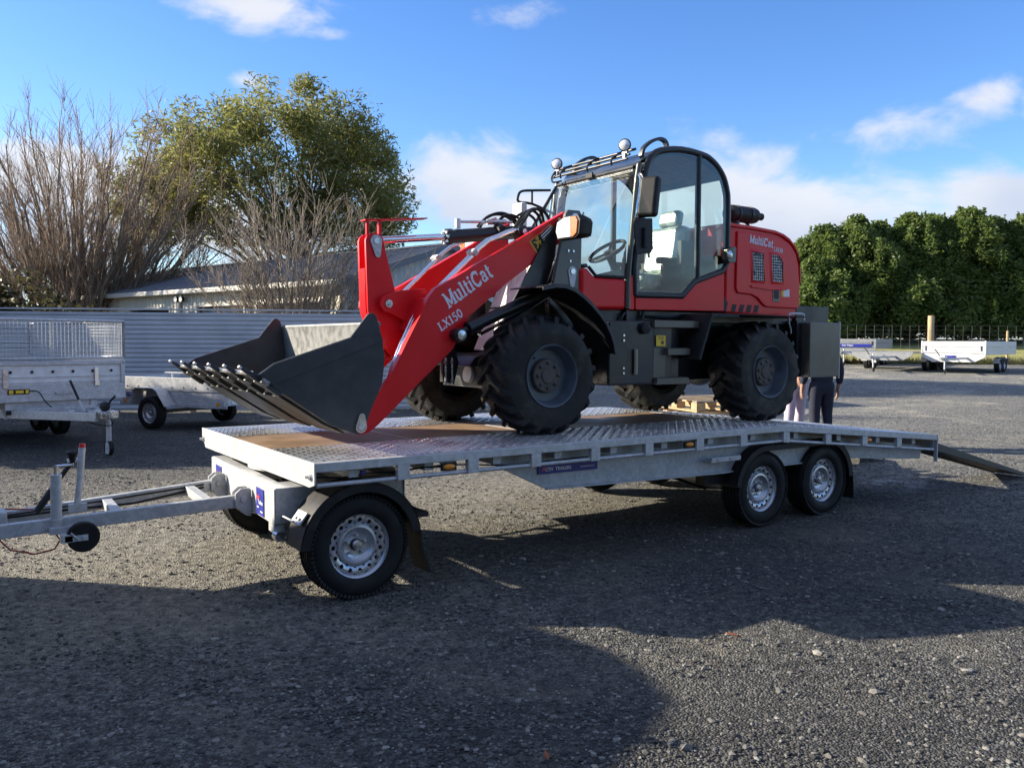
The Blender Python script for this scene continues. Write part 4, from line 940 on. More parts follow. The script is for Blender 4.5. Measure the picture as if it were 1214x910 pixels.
# ---- front frame, headlight towers
def tower(f):
    a, b = sorted((f(.765), f(.800))); mb = MB(); mb.prism([(2.234,1.93),(2.312,2.273),(2.36,2.52),(2.385,2.555),(2.50,2.558),(2.525,2.52),(2.515,1.90)], 'Y', a, b); t = L(mb, 'tower_plate', 'dark_gloss', bevel=.006)
    s = -1 if f(0) == 0 else 1; e = a if s < 0 else b
    mb = MB(); mb.prism(teardrop((2.425,2.075),.042,(0,-.10),.024), 'Y', e+s*.008, e+s*.0005); L(mb, 'pin_plate', 'galvanised', parent=t, bevel=.002)
    mb = MB(); mb.lathe([(.045,.001*s),(.045,.010*s),(.016,.013*s),(0,.013*s)], (2.45,e,2.485), 'Y', 20); mb.lathe([(.022,.008*s),(.022,.016*s)], (2.425,e,2.075), 'Y', 14)
    for qx, qz in ((2.385,2.235),(2.435,2.235),(2.405,2.155)): mb.lathe([(.010,0),(.010,.008*s)], (qx,e,qz), 'Y', 6)
    L(mb, 'pin', 'steel', parent=t)
    mb = MB(); mb.prism([(1.80,1.62),(2.02,1.98),(2.22,2.30),(2.36,2.48),(2.33,2.20),(2.22,1.90),(2.25,1.55)], 'Y', *sorted((f(.86), f(.88)))); L(mb, 'frame_plate', 'black_paint')
    return t
both(tower)
def headlight(f):
    s = 1 if f(0) == 0 else -1; y = lambda d: f(.43+d)     # d runs from the outer edge inwards
    out = [(0,.045),(.03,.085),(.20,.088),(.29,.055),(.31,-.02),(.28,-.085),(.06,-.088),(.015,-.06)]
    cx, cz = 2.235, 2.385; mb = MB(); vs = []; n = len(out)
    for (sc, dx) in ((1.0,0),(1.02,.05),(.80,.15)):
        for d, h in out: vs.append((cx+dx, y(.155+(d-.155)*sc), cz+h*sc))
    fs = [tuple(range(n)), tuple(range(3*n-1,2*n-1,-1))]+[(r*n+i, r*n+(i+1) % n, (r+1)*n+(i+1) % n, (r+1)*n+i) for r in range(2) for i in range(n)]
    mb.add(vs, fs); h = L(mb, 'headlight', 'black_plastic', bevel=.010, seg=3)
    def face(pts, d0, d1, m, nm):
        q = MB(); q.add([(cx-d0, y(.155+(a-.155)*.88), cz+b*.88) for a, b in pts]+[(cx-d1, y(.155+(a-.155)*.84), cz+b*.84) for a, b in pts], [tuple(range(len(pts)-1,-1,-1)), tuple(len(pts)+i for i in range(len(pts)))]+[(i,(i+1) % len(pts),len(pts)+(i+1) % len(pts),len(pts)+i) for i in range(len(pts))])
        return L(q, nm, m, parent=h, bevel=.002)
    face([(.105,.086),(.20,.088),(.29,.055),(.31,-.02),(.28,-.085),(.098,-.087)], -.004, .010, 'clear_lens', 'lens')
    face([(0,.045),(.03,.085),(.098,.086),(.090,-.087),(.06,-.088),(.015,-.06)], -.004, .011, 'orange_lens', 'indicator_lens')
    mb = MB(); mb.box(2.34,2.44,*sorted((y(.12),y(.36))),2.33,2.37); L(mb, 'headlight_bracket', 'black_paint', parent=h)
    return h
both(headlight)
mb = MB(); mb.box(1.75,2.62,.965,1.635,1.16,1.42); mb.box(2.3,2.62,.90,1.70,1.42,1.90); mb.box(2.62,5.1,.95,1.65,1.18,1.52); mb.box(2.6,5.2,.84,1.76,1.52,1.70); L(mb, 'chassis', 'black_paint', bevel=.01)
for i in range(4):      # ribbed covers sloping up in front of the cab
    y0 = .955+i*.175; y1 = y0+.165
    for (za, zb) in ((1.45,1.80),(1.815,2.19)):
        xa, xb = 2.06+(za-1.45)*.46, 2.06+(zb-1.45)*.46
        mb = MB(); mb.prism([(xa,za),(xb,zb),(xb+.016,zb),(xa+.016,za)], 'Y', y0, y1); mb.box((xa+xb)/2-.012,(xa+xb)/2+.004,y0+.07,y0+.085,za+.10,zb-.10); L(mb, 'inner_panel', 'pale_panel', bevel=.004)
mb = MB(); mb.prism([(2.10,1.40),(2.20,1.60),(2.44,2.15),(2.60,2.2),(2.6,1.4)], 'Y', .96, 1.64); L(mb, 'inner_frame', 'black_paint')
mb = MB(); mb.lathe([(.07,-.62),(.07,.62)], (2.0,LC,1.272), 'Y', 14); mb.lathe([(.07,-.62),(.07,.62)], (4.43,LC,1.262), 'Y', 14); ax = L(mb, 'axle', 'black_paint')
mb = MB(); mb.ball((1.97,LC-.05,1.29), (.17,.20,.175), 22); mb.ball((4.43,LC,1.27), (.17,.2,.17), 22); L(mb, 'differential', 'black_paint', parent=ax)
mb = MB(); mb.tube([(1.86,LC-.1,1.25),(1.72,LC-.1,1.27)], .07, 16); mb.box(1.90,2.02,.98,1.06,1.12,1.30); L(mb, 'axle_flange', 'pale_panel', parent=ax, bevel=.01)
mb = MB(); mb.prism([(1.60,1.33),(2.1,1.33),(2.1,1.43),(1.74,1.43),(1.66,1.40)], 'Y', .98, 1.62); L(mb, 'frame_nose', 'black_paint', bevel=.008)
mb = MB(); mb.prism([(1.36,1.50),(1.47,1.56),(1.50,1.50),(1.54,1.36),(1.50,1.20),(1.40,1.22),(1.40,1.36)], 'Y', 1.02, 1.06); L(mb, 'steering_bracket', 'black_paint')
for x in (1.42,1.475):
    mb = MB(); mb.tube([(x,1.01,1.20),(x,1.01,1.40)], .010, 8); mb.lathe([(.016,1.22),(.016,1.235)], (x,1.01,0), 'Z', 6); mb.lathe([(.016,1.36),(.016,1.375)], (x,1.01,0), 'Z', 6); L(mb, 'steering_rod', 'steel')
# mudguards
def guards(f):
    a, b = sorted((f(.44), f(.86))); e0, e1 = sorted((f(.432), f(.452)))
    mb = MB(); p = [(1.90,1.915),(2.02,1.938),(2.11,1.936),(2.20,1.912),(2.284,1.866),(2.37,1.806),(2.447,1.737),(2.515,1.665),(2.568,1.576),(2.598,1.50),(2.613,1.43)]
    mb.strip(p, 'Y', a, b, .009); g = L(mb, 'mudguard', 'black_paint', smooth=50)
    mb = MB(); mb.strip(p, 'Y', e0, e1, -.022); L(mb, 'mudguard_lip', 'black_paint', parent=g, bevel=.003)
    mb = MB(); p = [(3.515,1.385),(3.645,1.725),(3.675,1.757),(3.72,1.762),(4.95,1.757)]
    mb.strip(p, 'Y', a, b, .008); g2 = L(mb, 'mudguard', 'black_plastic'); mb = MB(); mb.strip(p[:4]+[(4.0,1.762)], 'Y', e0, e1, -.026); L(mb, 'mudguard_lip', 'black_plastic', parent=g2, bevel=.003)
both(guards)

# ---- side tanks and steps
def tanks(f):
    def bx(mb, x0, x1, y0, y1, z0, z1): mb.box(x0, x1, *sorted((f(y0), f(y1))), z0, z1); return mb
    s = -1 if f(0) == 0 else 1
    mb = MB(); bx(mb, 2.63,3.12,.555,.95,1.178,1.692); t = L(mb, 'side_tank', 'black_paint', bevel=.018)
    mb = MB(); bx(mb, 2.632,2.82,.546,.555,1.19,1.68); L(mb, 'tank_panel', 'black_paint', parent=t, bevel=.004)
    mb = MB(); mb.tube([(2.905,f(.54),1.265),(2.905,f(.54),1.465)], .016, 10); L(mb, 'sight_glass', 'sight_tube', parent=t)
    mb = MB(); mb.lathe([(.048,0),(.048,.035*s),(.03,.04*s),(0,.04*s)], (3.0,f(.556),1.635), 'Y', 18); L(mb, 'filler_cap', 'black_plastic', parent=t)
    mb = MB()
    for z in (1.275,1.315,1.535,1.575): mb.lathe([(.010,0),(.010,.012*s)], (2.775,f(.548),z), 'Y', 6)
    L(mb, 'bolt', 'steel', parent=t)
    mb = MB(); bx(mb, 3.122,3.34,.575,.95,1.18,1.69); bx(mb, 3.34,3.49,.64,.95,1.19,1.69); b = L(mb, 'step_box', 'black_paint', bevel=.008)
    mb = MB(); bx(mb, 3.125,3.26,.568,.576,1.20,1.47); L(mb, 'step_box_panel', 'dark_gloss', parent=b)
    for x0, x1, z0, z1 in ((3.09,3.60,1.645,1.697),(3.245,3.50,1.418,1.468),(3.125,3.49,1.176,1.225)):
        mb = MB(); bx(mb, x0, x1, .52, .66, z0, z1)
        n = int((x1-x0)/.022)
        for i in range(n): bx(mb, x0+.006+i*.022, x0+.016+i*.022, .524, .65, z1, z1+.007)
        L(mb, 'step', 'dark_gloss', parent=b)
    mb = MB(); bx(mb, 3.150,3.256,.5635,.567,1.490,1.578); st = L(mb, 'warning_sticker', 'yellow_sticker', parent=b)
    if s < 0:
        mb = MB()
        for i, z in enumerate((1.563,1.553,1.543)): bx(mb, 3.165+.008*(i % 2), 3.235, .5628, .5633, z, z+.004)
        bx(mb, 3.205,3.235,.5628,.5633,1.505,1.533); L(mb, 'warning_print', 'hub_dirty', parent=b)
both(tanks)
mb = MB(); mb.box(2.7,5.19,.80,1.80,1.70,1.784); mb.box(3.0,3.02,.76,.80,1.70,1.80); mb.tube([(2.95,.78,1.70),(2.97,.77,1.75),(3.02,.78,1.78)],.012,6); mb.tube([(3.2,.78,1.74),(3.5,.77,1.73),(3.9,.78,1.75)],.012,6); mb.tube([(3.18,.77,1.71),(3.2,.77,1.78)],.016,6); L(mb, 'cab_mount', 'black_paint')

# ---- cab
YC, YD = .745, 2*LC-.745
outer = [(3.071,1.912),(3.062,2.15),(3.118,2.523),(3.165,2.878),(3.205,2.999),(3.245,3.068),(3.342,3.127),(3.592,3.168),(3.853,3.155),(3.95,3.128),(4.045,3.07),(4.123,2.983),(4.165,2.88),(4.18,2.78),(4.183,2.4),(4.178,2.251),(4.15,2.20),(4.118,2.159),(3.773,2.054),(3.616,1.919)]
outer = outer[:2]+[(q.x,q.y) for q in smoothpath([(a,b,0) for a,b in outer[2:18]],3)]+outer[18:]
def cabside(f):
    s = -1 if f(0) == 0 else 1; y = f(YC)
    mb = MB(); mb.tube([(a,y,b) for a, b in outer]+[(outer[0][0],y,outer[0][1])], .030, 10, cap=False); mb.tube([(3.805,y,3.15),(3.805,y,2.07)], .028, 10); fr = L(mb, 'cab_frame', 'black_paint', smooth=50)
    cxx, czz = 3.63, 2.55; ins = [(cxx+(a-cxx)*.985, czz+(b-czz)*.985) for a, b in outer]
    mb = MB(); mb.prism(ins, 'Y', *sorted((y+s*.006, y+s*.012))); d = L(mb, 'door_window', 'cab_glass', smooth=0)
    # black border printed round the pane, and the lock plate
    mb = MB(); n = len(ins); inn = [(cxx+(a-cxx)*.90, czz+(b-czz)*.935) for a, b in outer]
    for i in range(n):
        j = (i+1) % n; mb.prism([ins[i], ins[j], inn[j], inn[i]], 'Y', *sorted((y+s*.0005, y+s*.0045)))
    L(mb, 'window_border', 'grille_dark', parent=d)
    mb = MB(); mb.prism([(3.03,2.54),(3.238,2.555),(3.25,2.30),(3.225,2.265),(3.12,2.25),(3.06,2.24)], 'Y', *sorted((y+s*.014, y+s*.030))); L(mb, 'lock_plate', 'grille_dark', parent=d, bevel=.006)
    mb = MB(); mb.box(3.125,3.16,*sorted((y+s*.030,y+s*.055)),2.30,2.47); L(mb, 'door_handle', 'black_plastic', parent=d, bevel=.010)
    mb = MB(); mb.prism([(3.071,1.908),(3.612,1.914),(3.770,2.046),(4.10,2.148),(4.142,2.175),(4.142,1.801),(3.073,1.789)], 'Y', *sorted((y+s*.014, y-s*.03))); L(mb, 'door_panel', 'red_paint', bevel=.006)
    mb = MB(); mb.prism([(3.056,2.08),(2.995,2.05),(2.995,1.79),(3.060,1.789)], 'Y', *sorted((y+s*.012, y-s*.03))); L(mb, 'pillar_panel', 'red_paint', bevel=.005)
    # nose: side wall of the cab front
    mb = MB(); mb.prism([(2.492,1.776),(2.492,2.112),(2.575,2.106),(2.645,2.045),(2.982,2.043),(2.982,1.787)], 'Y', *sorted((y+s*.004, y-s*.30))); L(mb, 'cab_nose', 'red_paint', bevel=.035, seg=4)
    # front quarter glass
    mb = MB(); mb.prism([(2.985,2.06),(2.66,2.06),(2.585,2.125),(2.80,2.52),(3.06,2.95)], 'Y', *sorted((y-s*.01, y-s*.004))); q = L(mb, 'quarter_window', 'screen_glass', smooth=0)
    mb = MB(); mb.tube([(2.985,y-s*.006,2.052),(2.655,y-s*.006,2.052),(2.58,y-s*.006,2.12)], .014, 8); mb.prism([(2.985,2.06),(2.985,2.33),(2.93,2.12),(2.72,2.075),(2.66,2.06)], 'Y', *sorted((y-s*.02, y-s*.012))); L(mb, 'window_border', 'grille_dark', parent=q)
    mb = MB(); mb.tube([(2.995,y,1.80),(2.995,y,2.05),(3.04,y,2.45),(3.085,y,2.86),(3.11,y,3.0)], .024, 10); L(mb, 'front_pillar', 'dark_gloss', smooth=60)
    # grab rail
    mb = MB(); mb.tube(smoothpath([(3.06,y,2.52),(3.035,y+s*.05,2.54),(3.05,y+s*.055,2.66),(3.075,y+s*.055,2.80),(3.085,y+s*.04,2.88),(3.085,y,2.90)],3), .013, 8); L(mb, 'grab_rail', 'chrome')
    # light / handle block at the rear of the door
    mb = MB(); mb.prism([(4.10,2.345),(4.20,2.378),(4.215,2.37),(4.212,2.24),(4.13,2.225),(4.10,2.26)], 'Y', *sorted((y+s*.02, y+s*.085))); rb = L(mb, 'side_lamp', 'dark_gloss', bevel=.006)
    mb = MB(); mb.lathe([(.030,0),(.034,.012*s),(.020,.020*s),(0,.022*s)], (4.125,y+s*.08,2.30), 'Y', 18); L(mb, 'lens', 'steel', parent=rb)
    # mirror
    if s < 0:
        mb = MB(); M = Matrix.Translation((3.11,.625,2.705)) @ Matrix.Rotation(radians(7),4,'Y') @ Matrix.Rotation(radians(20),4,'Z')
        mb.box(-.045,.045,-.085,.085,-.165,.165,M); mr = L(mb, 'mirror', 'black_plastic', bevel=.032, seg=4)
        mb = MB(); mb.box(.0455,.047,-.07,.07,-.14,.14,M); L(mb, 'mirror_glass', 'chrome', parent=mr)
        mb = MB(); mb.tube([(3.10,y,2.92),(3.08,.68,2.89),(3.09,.64,2.80)],.010,8); mb.tube([(3.06,y,2.56),(3.06,.68,2.60),(3.075,.64,2.62)],.010,8); L(mb, 'mirror_arm', 'black_paint', parent=mr)
    else:
        yy = 1.90; mb = MB(); mb.tube(smoothpath([(3.05,yy-.04,2.72),(2.85,yy,2.79),(2.70,yy,2.795),(2.70,yy,2.86),(2.74,yy,2.895),(2.85,yy,2.912),(3.06,yy,2.935)],3), .012, 8); mb.tube([(2.85,yy,2.80),(2.85,yy,2.91)], .010, 8); ma = L(mb, 'mirror_arm', 'black_paint')
        mb = MB(); mb.box(2.665,2.73,yy-.10,yy+.06,2.55,2.78); L(mb, 'mirror', 'pale_panel', parent=ma, bevel=.02)
both(cabside)
mb = MB(); mb.box(2.47,2.60,.86,1.74,1.776,2.105); L(mb, 'nose_panel', 'red_paint', bevel=.03, seg=3)
mb = MB(); a, b = [(3.115,2.985),(3.085,2.95),(2.585,2.14)], .006
mb._strip([Vector(p) for p in [(2.575,2.135),(2.80,2.535),(3.07,2.955),(3.10,2.985)]], [Vector(p) for p in [(2.580,2.132),(2.805,2.532),(3.075,2.952),(3.105,2.982)]], 'Y', YC+.03, YD-.03)
ws = L(mb, 'windscreen', 'screen_glass', smooth=60)
mb = MB(); mb.tube([(2.575,YC+.03,2.13),(2.575,YD-.03,2.13)], .018, 8); mb.tube([(3.08,YC+.03,2.965),(3.08,YD-.03,2.965)], .020, 8); mb.tube([(3.08,YD-.03,2.965),(2.80,YD-.01,2.535),(2.575,YD-.01,2.13)], .016, 8); L(mb, 'window_border', 'black_paint', parent=ws)
mb = MB(); mb.tube([(2.57,1.2,2.14),(2.66,1.12,2.34),(2.74,1.08,2.47)], .008, 6); mb.tube([(2.60,1.02,2.24),(2.85,1.15,2.62)], .006, 6); L(mb, 'wiper', 'black_plastic', parent=ws)
# roof, headlining, floor, rear wall
top = [(3.235,3.082),(3.245,3.087),(3.342,3.145),(3.592,3.185),(3.853,3.172),(3.95,3.143),(4.06,3.08),(4.14,2.99)]
mb = MB(); mb.strip(top, 'Y', YC-.01, YD+.01, -.03); rf = L(mb, 'roof', 'black_paint', smooth=60)
mb = MB(); mb._strip([Vector(p) for p in [(3.095,2.985),(3.15,3.04),(3.236,3.083)]], [Vector(p) for p in [(3.100,2.980),(3.155,3.035),(3.238,3.078)]], 'Y', YC+.02, YD-.02); L(mb, 'front_visor', 'screen_glass', parent=rf)
mb = MB(); mb.strip([(3.14,2.96),(3.36,3.09),(3.59,3.13),(3.85,3.115),(4.06,3.02)], 'Y', YC+.035, YD-.035, .008); L(mb, 'headlining', 'headliner', parent=rf)
mb = MB(); mb.lathe([(.012,0),(.012,.04)], (3.86,1.0,3.18), 'Z', 8)
mb.lathe([(.032,-.008),(.032,.008),(.016,.008),(.016,-.008)], (3.86,1.0,3.245), 'Y', 16, closed=True); L(mb, 'lifting_eye', 'black_paint', parent=rf)
for x, z, r in ((3.03,3.035,.011),(3.055,3.075,.012),(3.12,3.125,.012)):
    mb = MB(); mb.tube([(x,YC+.06,z),(x,YD-.02,z)], r, 10); L(mb, 'roof_rail', 'black_paint', parent=rf)
def archf(f):
    y0, y1 = sorted((f(.825), f(.865))); mb = MB(); p = smoothpath([(3.232,3.075,0),(3.240,3.11,0),(3.262,3.155,0),(3.337,3.21,0),(3.42,3.243,0),(3.475,3.24,0),(3.50,3.215,0),(3.505,3.165,0)],3)
    mb.strip([(q.x,q.y) for q in p], 'Y', y0, y1, .026); return L(mb, 'rail_arch', 'black_paint', parent=rf, smooth=60)
both(archf)
for y in (.85, 1.775):
    TM = Matrix.Translation((3.04,y,3.155)) @ Matrix.Rotation(radians(34),4,'Z')
    mb = MB(); mb.lathe([(.0,.045),(.035,.040),(.052,.012),(.054,0),(.048,-.004)], (0,0,0), 'X', 24); mb.v = [TM @ Vector(p) for p in mb.v]; wl = L(mb, 'work_lamp', 'black_plastic')
    mb = MB(); mb.lathe([(.045,-.003),(.038,-.009),(0,-.011)], (0,0,0), 'X', 22); mb.v = [TM @ Vector(p) for p in mb.v]; L(mb, 'lens', 'clear_lens', parent=wl)
    mb = MB(); mb.box(3.03,3.055,y-.012,y+.012,3.04,3.10); mb.box(3.035,3.05,y-.028,y+.028,3.085,3.10); L(mb, 'lamp_bracket', 'galvanised', parent=wl)
mb = MB()
for y in (1.0,1.32,1.70): mb.tube(smoothpath([(3.03,y,3.01),(3.02,y-.01,3.06),(3.08,y-.05,3.115),(3.16,y-.06,3.13)],4), .009, 6)
mb.tube(smoothpath([(3.03,1.78,3.09),(3.00,1.80,3.03),(2.99,1.76,2.98),(3.04,1.70,2.99)],4), .009, 6); L(mb, 'lamp_cable', 'black_plastic')
mb = MB(); mb.box(3.04,3.06,1.27,1.36,2.955,3.00); L(mb, 'wiper_motor', 'black_plastic', bevel=.004)
mb = MB(); mb.box(2.62,4.14,YC+.04,YD-.04,1.80,1.88); mb.box(4.10,4.15,YC+.03,YD-.03,1.88,2.30); L(mb, 'cab_floor', 'grille_dark')
mb = MB(); mb.box(4.145,4.152,YC+.04,YD-.04,2.30,2.98); L(mb, 'rear_window', 'cab_glass', smooth=0)
# inside the cab
mb = MB(); mb.box(3.46,3.95,1.06,1.54,2.0,2.14); mb.box(3.52,3.9,1.12,1.48,1.88,2.0); st = L(mb, 'seat', 'white_wrap', bevel=.05, seg=3)
mb = MB(); M = Matrix.Translation((3.94,LC,2.14)) @ Matrix.Rotation(radians(10),4,'Y'); mb.box(-.07,.07,-.24,.24,0,.46,M); L(mb, 'seat_back', 'white_wrap', parent=st, bevel=.05, seg=3)
mb = MB(); mb.box(-.05,.05,-.13,.13,.47,.62,M); L(mb, 'headrest', 'white_wrap', parent=st, bevel=.04, seg=3)
for y in (.985,1.60):
    mb = MB(); mb.box(3.60,3.95,y,y+.07,2.22,2.28); mb.box(3.66,3.86,y,y+.07,1.95,2.22); L(mb, 'armrest', 'grille_dark', parent=st, bevel=.015)
mb = MB(); mb.box(3.71,3.98,.84,.90,2.20,2.42); L(mb, 'console', 'grille_dark', bevel=.01)
mb = MB(); M = Matrix.Translation((3.18,1.22,2.32)) @ Matrix.Rotation(radians(-35),4,'Y')
ring = [M @ Vector((.17*cos(2*pi*i/28),.17*sin(2*pi*i/28),0)) for i in range(29)]; mb.tube(ring, .016, 8, cap=False)
for a in (.5,2.6,4.7): mb.tube([M @ Vector((0,0,-.02)), M @ Vector((.165*cos(a),.165*sin(a),0))], .012, 6)
mb.tube([M @ Vector((0,0,0)), M @ Vector((-.02,0,-.45))], .035, 10); L(mb, 'steering_wheel', 'grille_dark')
mb = MB(); mb.tube([(3.45,.98,2.26),(3.43,.97,2.40)], .012, 8); mb.ball((3.43,.97,2.42),.028,10); mb.box(3.30,3.36,1.0,1.5,1.88,1.95); L(mb, 'control_lever', 'grille_dark')
mb = MB(); mb.box(3.10,3.55,1.0,1.55,1.885,1.93); L(mb, 'floor_cover', 'white_wrap', bevel=.02)

# ---- engine hood
HY0, HY1 = .765, 2*LC-.765
hood = [(4.195,1.785),(4.195,2.592),(4.50,2.590),(4.857,2.572),(4.98,2.548),(5.067,2.512),(5.14,2.455),(5.19,2.39),(5.220,2.31),(5.238,2.22),(5.256,1.922),(5.235,1.86),(5.214,1.845),(5.199,1.752)]
mb = MB(); mb.prism(hood, 'Y', HY0, HY1); hd = L(mb, 'hood', 'red_paint', bevel=.035, seg=4)
mb = MB(); mb.prism([(4.20,2.60),(4.50,2.598),(4.857,2.580),(4.98,2.556),(5.07,2.520),(5.145,2.462),(5.197,2.395),(5.228,2.312),(5.246,2.22),(5.25,2.1),(5.228,2.1),(5.215,2.30),(5.18,2.38),(5.13,2.44),(5.06,2.49),(4.975,2.525),(4.857,2.548),(4.5,2.565),(4.20,2.567)], 'Y', HY0-.022, HY1+.022); L(mb, 'hood_rim', 'red_paint', parent=hd, bevel=.010, seg=3)
def hpanel(f):
    s = -1 if f(0) == 0 else 1; y = f(HY0)
    pan = [(4.325,2.535),(4.318,2.02),(4.345,1.972),(4.54,1.963),(4.62,1.935),(4.70,1.875),(4.745,1.855),(5.212,1.850),(5.238,1.90),(5.232,2.10),(5.21,2.27),(5.17,2.37),(5.11,2.44),(5.04,2.485),(4.85,2.525)]
    mb = MB(); mb.prism(pan, 'Y', *sorted((y+s*.018, y-s*.01))); p = L(mb, 'side_panel', 'red_paint', parent=hd, bevel=.012, seg=3)
    ye = y+s*.018
    for q in ([(4.50,2.385),(4.70,2.375),(4.725,2.07),(4.52,2.075)], [(4.765,2.375),(4.90,2.365),(4.985,2.30),(4.995,2.07),(4.80,2.075)]):
        c = (sum(a for a, b in q)/len(q), sum(b for a, b in q)/len(q))
        mb = MB(); n = len(q); out = [(c[0]+(a-c[0])*1.0, c[1]+(b-c[1])*1.0) for a, b in q]; inn = [(c[0]+(a-c[0])*.80, c[1]+(b-c[1])*.86) for a, b in q]
        for i in range(n):
            j = (i+1) % n; P = lambda t, d: (t[0], ye+s*d, t[1])
            mb.add([P(out[i],.0005), P(out[j],.0005), P(inn[j],.010), P(inn[i],.010), P(inn[j],-.002), P(inn[i],-.002)], [(0,1,2,3),(3,2,4,5)])
        L(mb, 'grille_frame', 'red_paint', parent=hd, bevel=.0, smooth=50)
        mb = MB(); mb.prism(inn, 'Y', *sorted((ye+s*.0035, ye+s*.0005))); L(mb, 'grille', 'perforated_mesh', parent=hd, smooth=0)
    mb = MB(); mb.prism([(4.51,2.050),(4.74,2.048),(4.78,2.038),(5.02,2.045),(5.03,2.025),(4.78,2.015),(4.52,2.032)], 'Y', *sorted((ye+s*.010, ye+s*.0005))); L(mb, 'grille_lip', 'red_paint', parent=hd, bevel=.004)
    mb = MB(); mb.prism([(4.825,2.036),(4.925,2.034),(4.93,1.908),(4.832,1.912)], 'Y', *sorted((ye+s*.004, ye+s*.0005))); L(mb, 'latch_plate', 'dark_gloss', parent=hd, bevel=.006)
    mb = MB(); mb.prism([(4.840,2.024),(4.912,2.022),(4.916,1.935),(4.846,1.937)], 'Y', *sorted((ye+s*.0055, ye+s*.0042))); L(mb, 'latch_recess', 'grille_dark', parent=hd)
    mb = MB(); mb.prism([(4.958,2.03),(5.075,2.032),(5.077,1.962),(4.960,1.960)], 'Y', *sorted((ye+s*.0018, ye+s*.0005))); L(mb, 'notice_sticker', 'white_print', parent=hd)
    mb = MB(); mb.prism([(4.958,2.029),(4.990,2.0295),(4.992,1.9615),(4.960,1.9605)], 'Y', *sorted((ye+s*.0024, ye+s*.0019))); L(mb, 'notice_stripe', 'yellow_sticker', parent=hd)
    yl = y+s*.004
    mb = MB()
    for x in (4.27,4.375,4.478,4.578): mb.prism([(x+.022,1.870),(x+.080,1.870),(x+.058,1.802),(x,1.802)], 'Y', *sorted((y+s*.003, y+s*.0005)))
    mb.prism([(4.172,1.935),(4.228,1.882),(4.208,1.806),(4.168,1.806)], 'Y', *sorted((y+s*.003, y+s*.0005))); L(mb, 'vent_slot', 'grille_dark', parent=hd)
    if s < 0:
        lettering('lettering', 'MultiCat', (4.487,ye-.001,2.440), (1,0,-.085), (.085,0,1), .074, 'white_lettering', hd, squash=.82, loc=(0,0,0))
        lettering('lettering', 'LX150', (4.83,ye-.001,2.385), (1,0,-.10), (.10,0,1), .040, 'white_lettering', hd, squash=.80, loc=(0,0,0))
both(hpanel)
mb = MB(); mb.lathe([(.055,-.0),(.078,.02),(.08,.05),(.08,.36),(.07,.40),(.04,.42),(.036,.44),(.036,.50),(.028,.50),(.028,.46),(0,.46)], (4.58,1.10,2.765), 'X', 24); mf = L(mb, 'muffler', 'black_plastic')
for x_, r_, lg in ((4.68,.045,2.60),(4.86,.02,2.58)):
    mb = MB(); mb.lathe([(.085,0),(.085,.03)], (x_,1.10,2.765), 'X', 24); mb.tube([(x_+.015,1.10,lg),(x_+.015,1.10,2.70)], r_, 12); L(mb, 'muffler_strap', 'black_paint', parent=mf)
# ---- counterweight, rear boxes
mb = MB(); mb.box(5.215,5.69,.605,2*LC-.605,1.188,1.718); cw = L(mb, 'counterweight', 'dark_gloss', bevel=.010)
mb = MB(); mb.box(5.14,5.214,.70,2*LC-.70,1.19,1.735); L(mb, 'counterweight_block', 'black_paint', parent=cw)
mb = MB(); mb.box(5.33,5.86,.86,2*LC-.86,1.7185,1.885); L(mb, 'counterweight_top', 'black_paint', parent=cw, bevel=.008)
mb = MB(); mb.tube([(5.70,.62,1.17),(5.70,.62,1.735)], .010, 8); L(mb, 'edge_rod', 'galvanised', parent=cw)
mb = MB(); mb.tube(smoothpath([(4.965,.66,1.70),(4.965,.66,1.77),(4.99,.66,1.795),(5.16,.66,1.797),(5.19,.66,1.775),(5.19,.66,1.735)],4), .011, 8); mb.tube([(4.965,.655,1.70),(4.99,.655,1.65),(4.985,.65,1.61)],.008,6)
L(mb, 'grab_handle', 'galvanised')
# ================================================================== the fence behind the yard
fa, fb = V(-17.5, 16.6), V(.9, 19.0)
fd = (fb-fa); fl = fd.length; fang = atan2(fd.y, fd.x)
fence = thing('corrugated_fence', 'long grey corrugated steel fence behind the parked trailers', 'fence', fa, fang)
FH = 2.16; npan = 6; pitch = .098; nr = int((FH-.06)/pitch)
prof = [(0.0, .05)]
for i in range(nr):
    z = .05+i*pitch; prof += [(0,z+.022),(-.018,z+.040),(-.018,z+.075),(0,z+pitch-.004)]
for i in range(npan):
    x0 = fl*i/npan; x1 = fl*(i+1)/npan+.05; off = -.004 if i % 2 else 0
    mb = MB(); vs = []; m_ = len(prof)
    for x in (x0, x1): vs += [(x, d+off, z) for d, z in prof]
    mb.add(vs, [(j, j+1, m_+j+1, m_+j) for j in range(m_-1)])
    mb.build('corrugated_sheet', 'fence_steel', fence, loc=(0,0,0), smooth=0)
    for z in (.5, 1.2, 1.9):
        mb = MB()
        for q in (.03, 1.0, 2.0): mb.lathe([(.012,-.022),(.012,-.030),(0,-.031)], (x0+q,0,z), 'Y', 6)
        mb.build('screw', 'steel', fence, loc=(0,0,0))
mb = MB(); mb.box(-.02, fl+.07, -.035, .04, FH-.01, FH+.022); mb.build('top_rail', 'fence_steel', fence, loc=(0,0,0), bevel=.004)
for i in range(npan*2+1):
    mb = MB(); x = fl*i/(npan*2); mb.box(x-.05, x+.05, .02, .12, 0, FH-.03); mb.build('fence_post', 'timber_grey', fence, loc=(0,0,0))

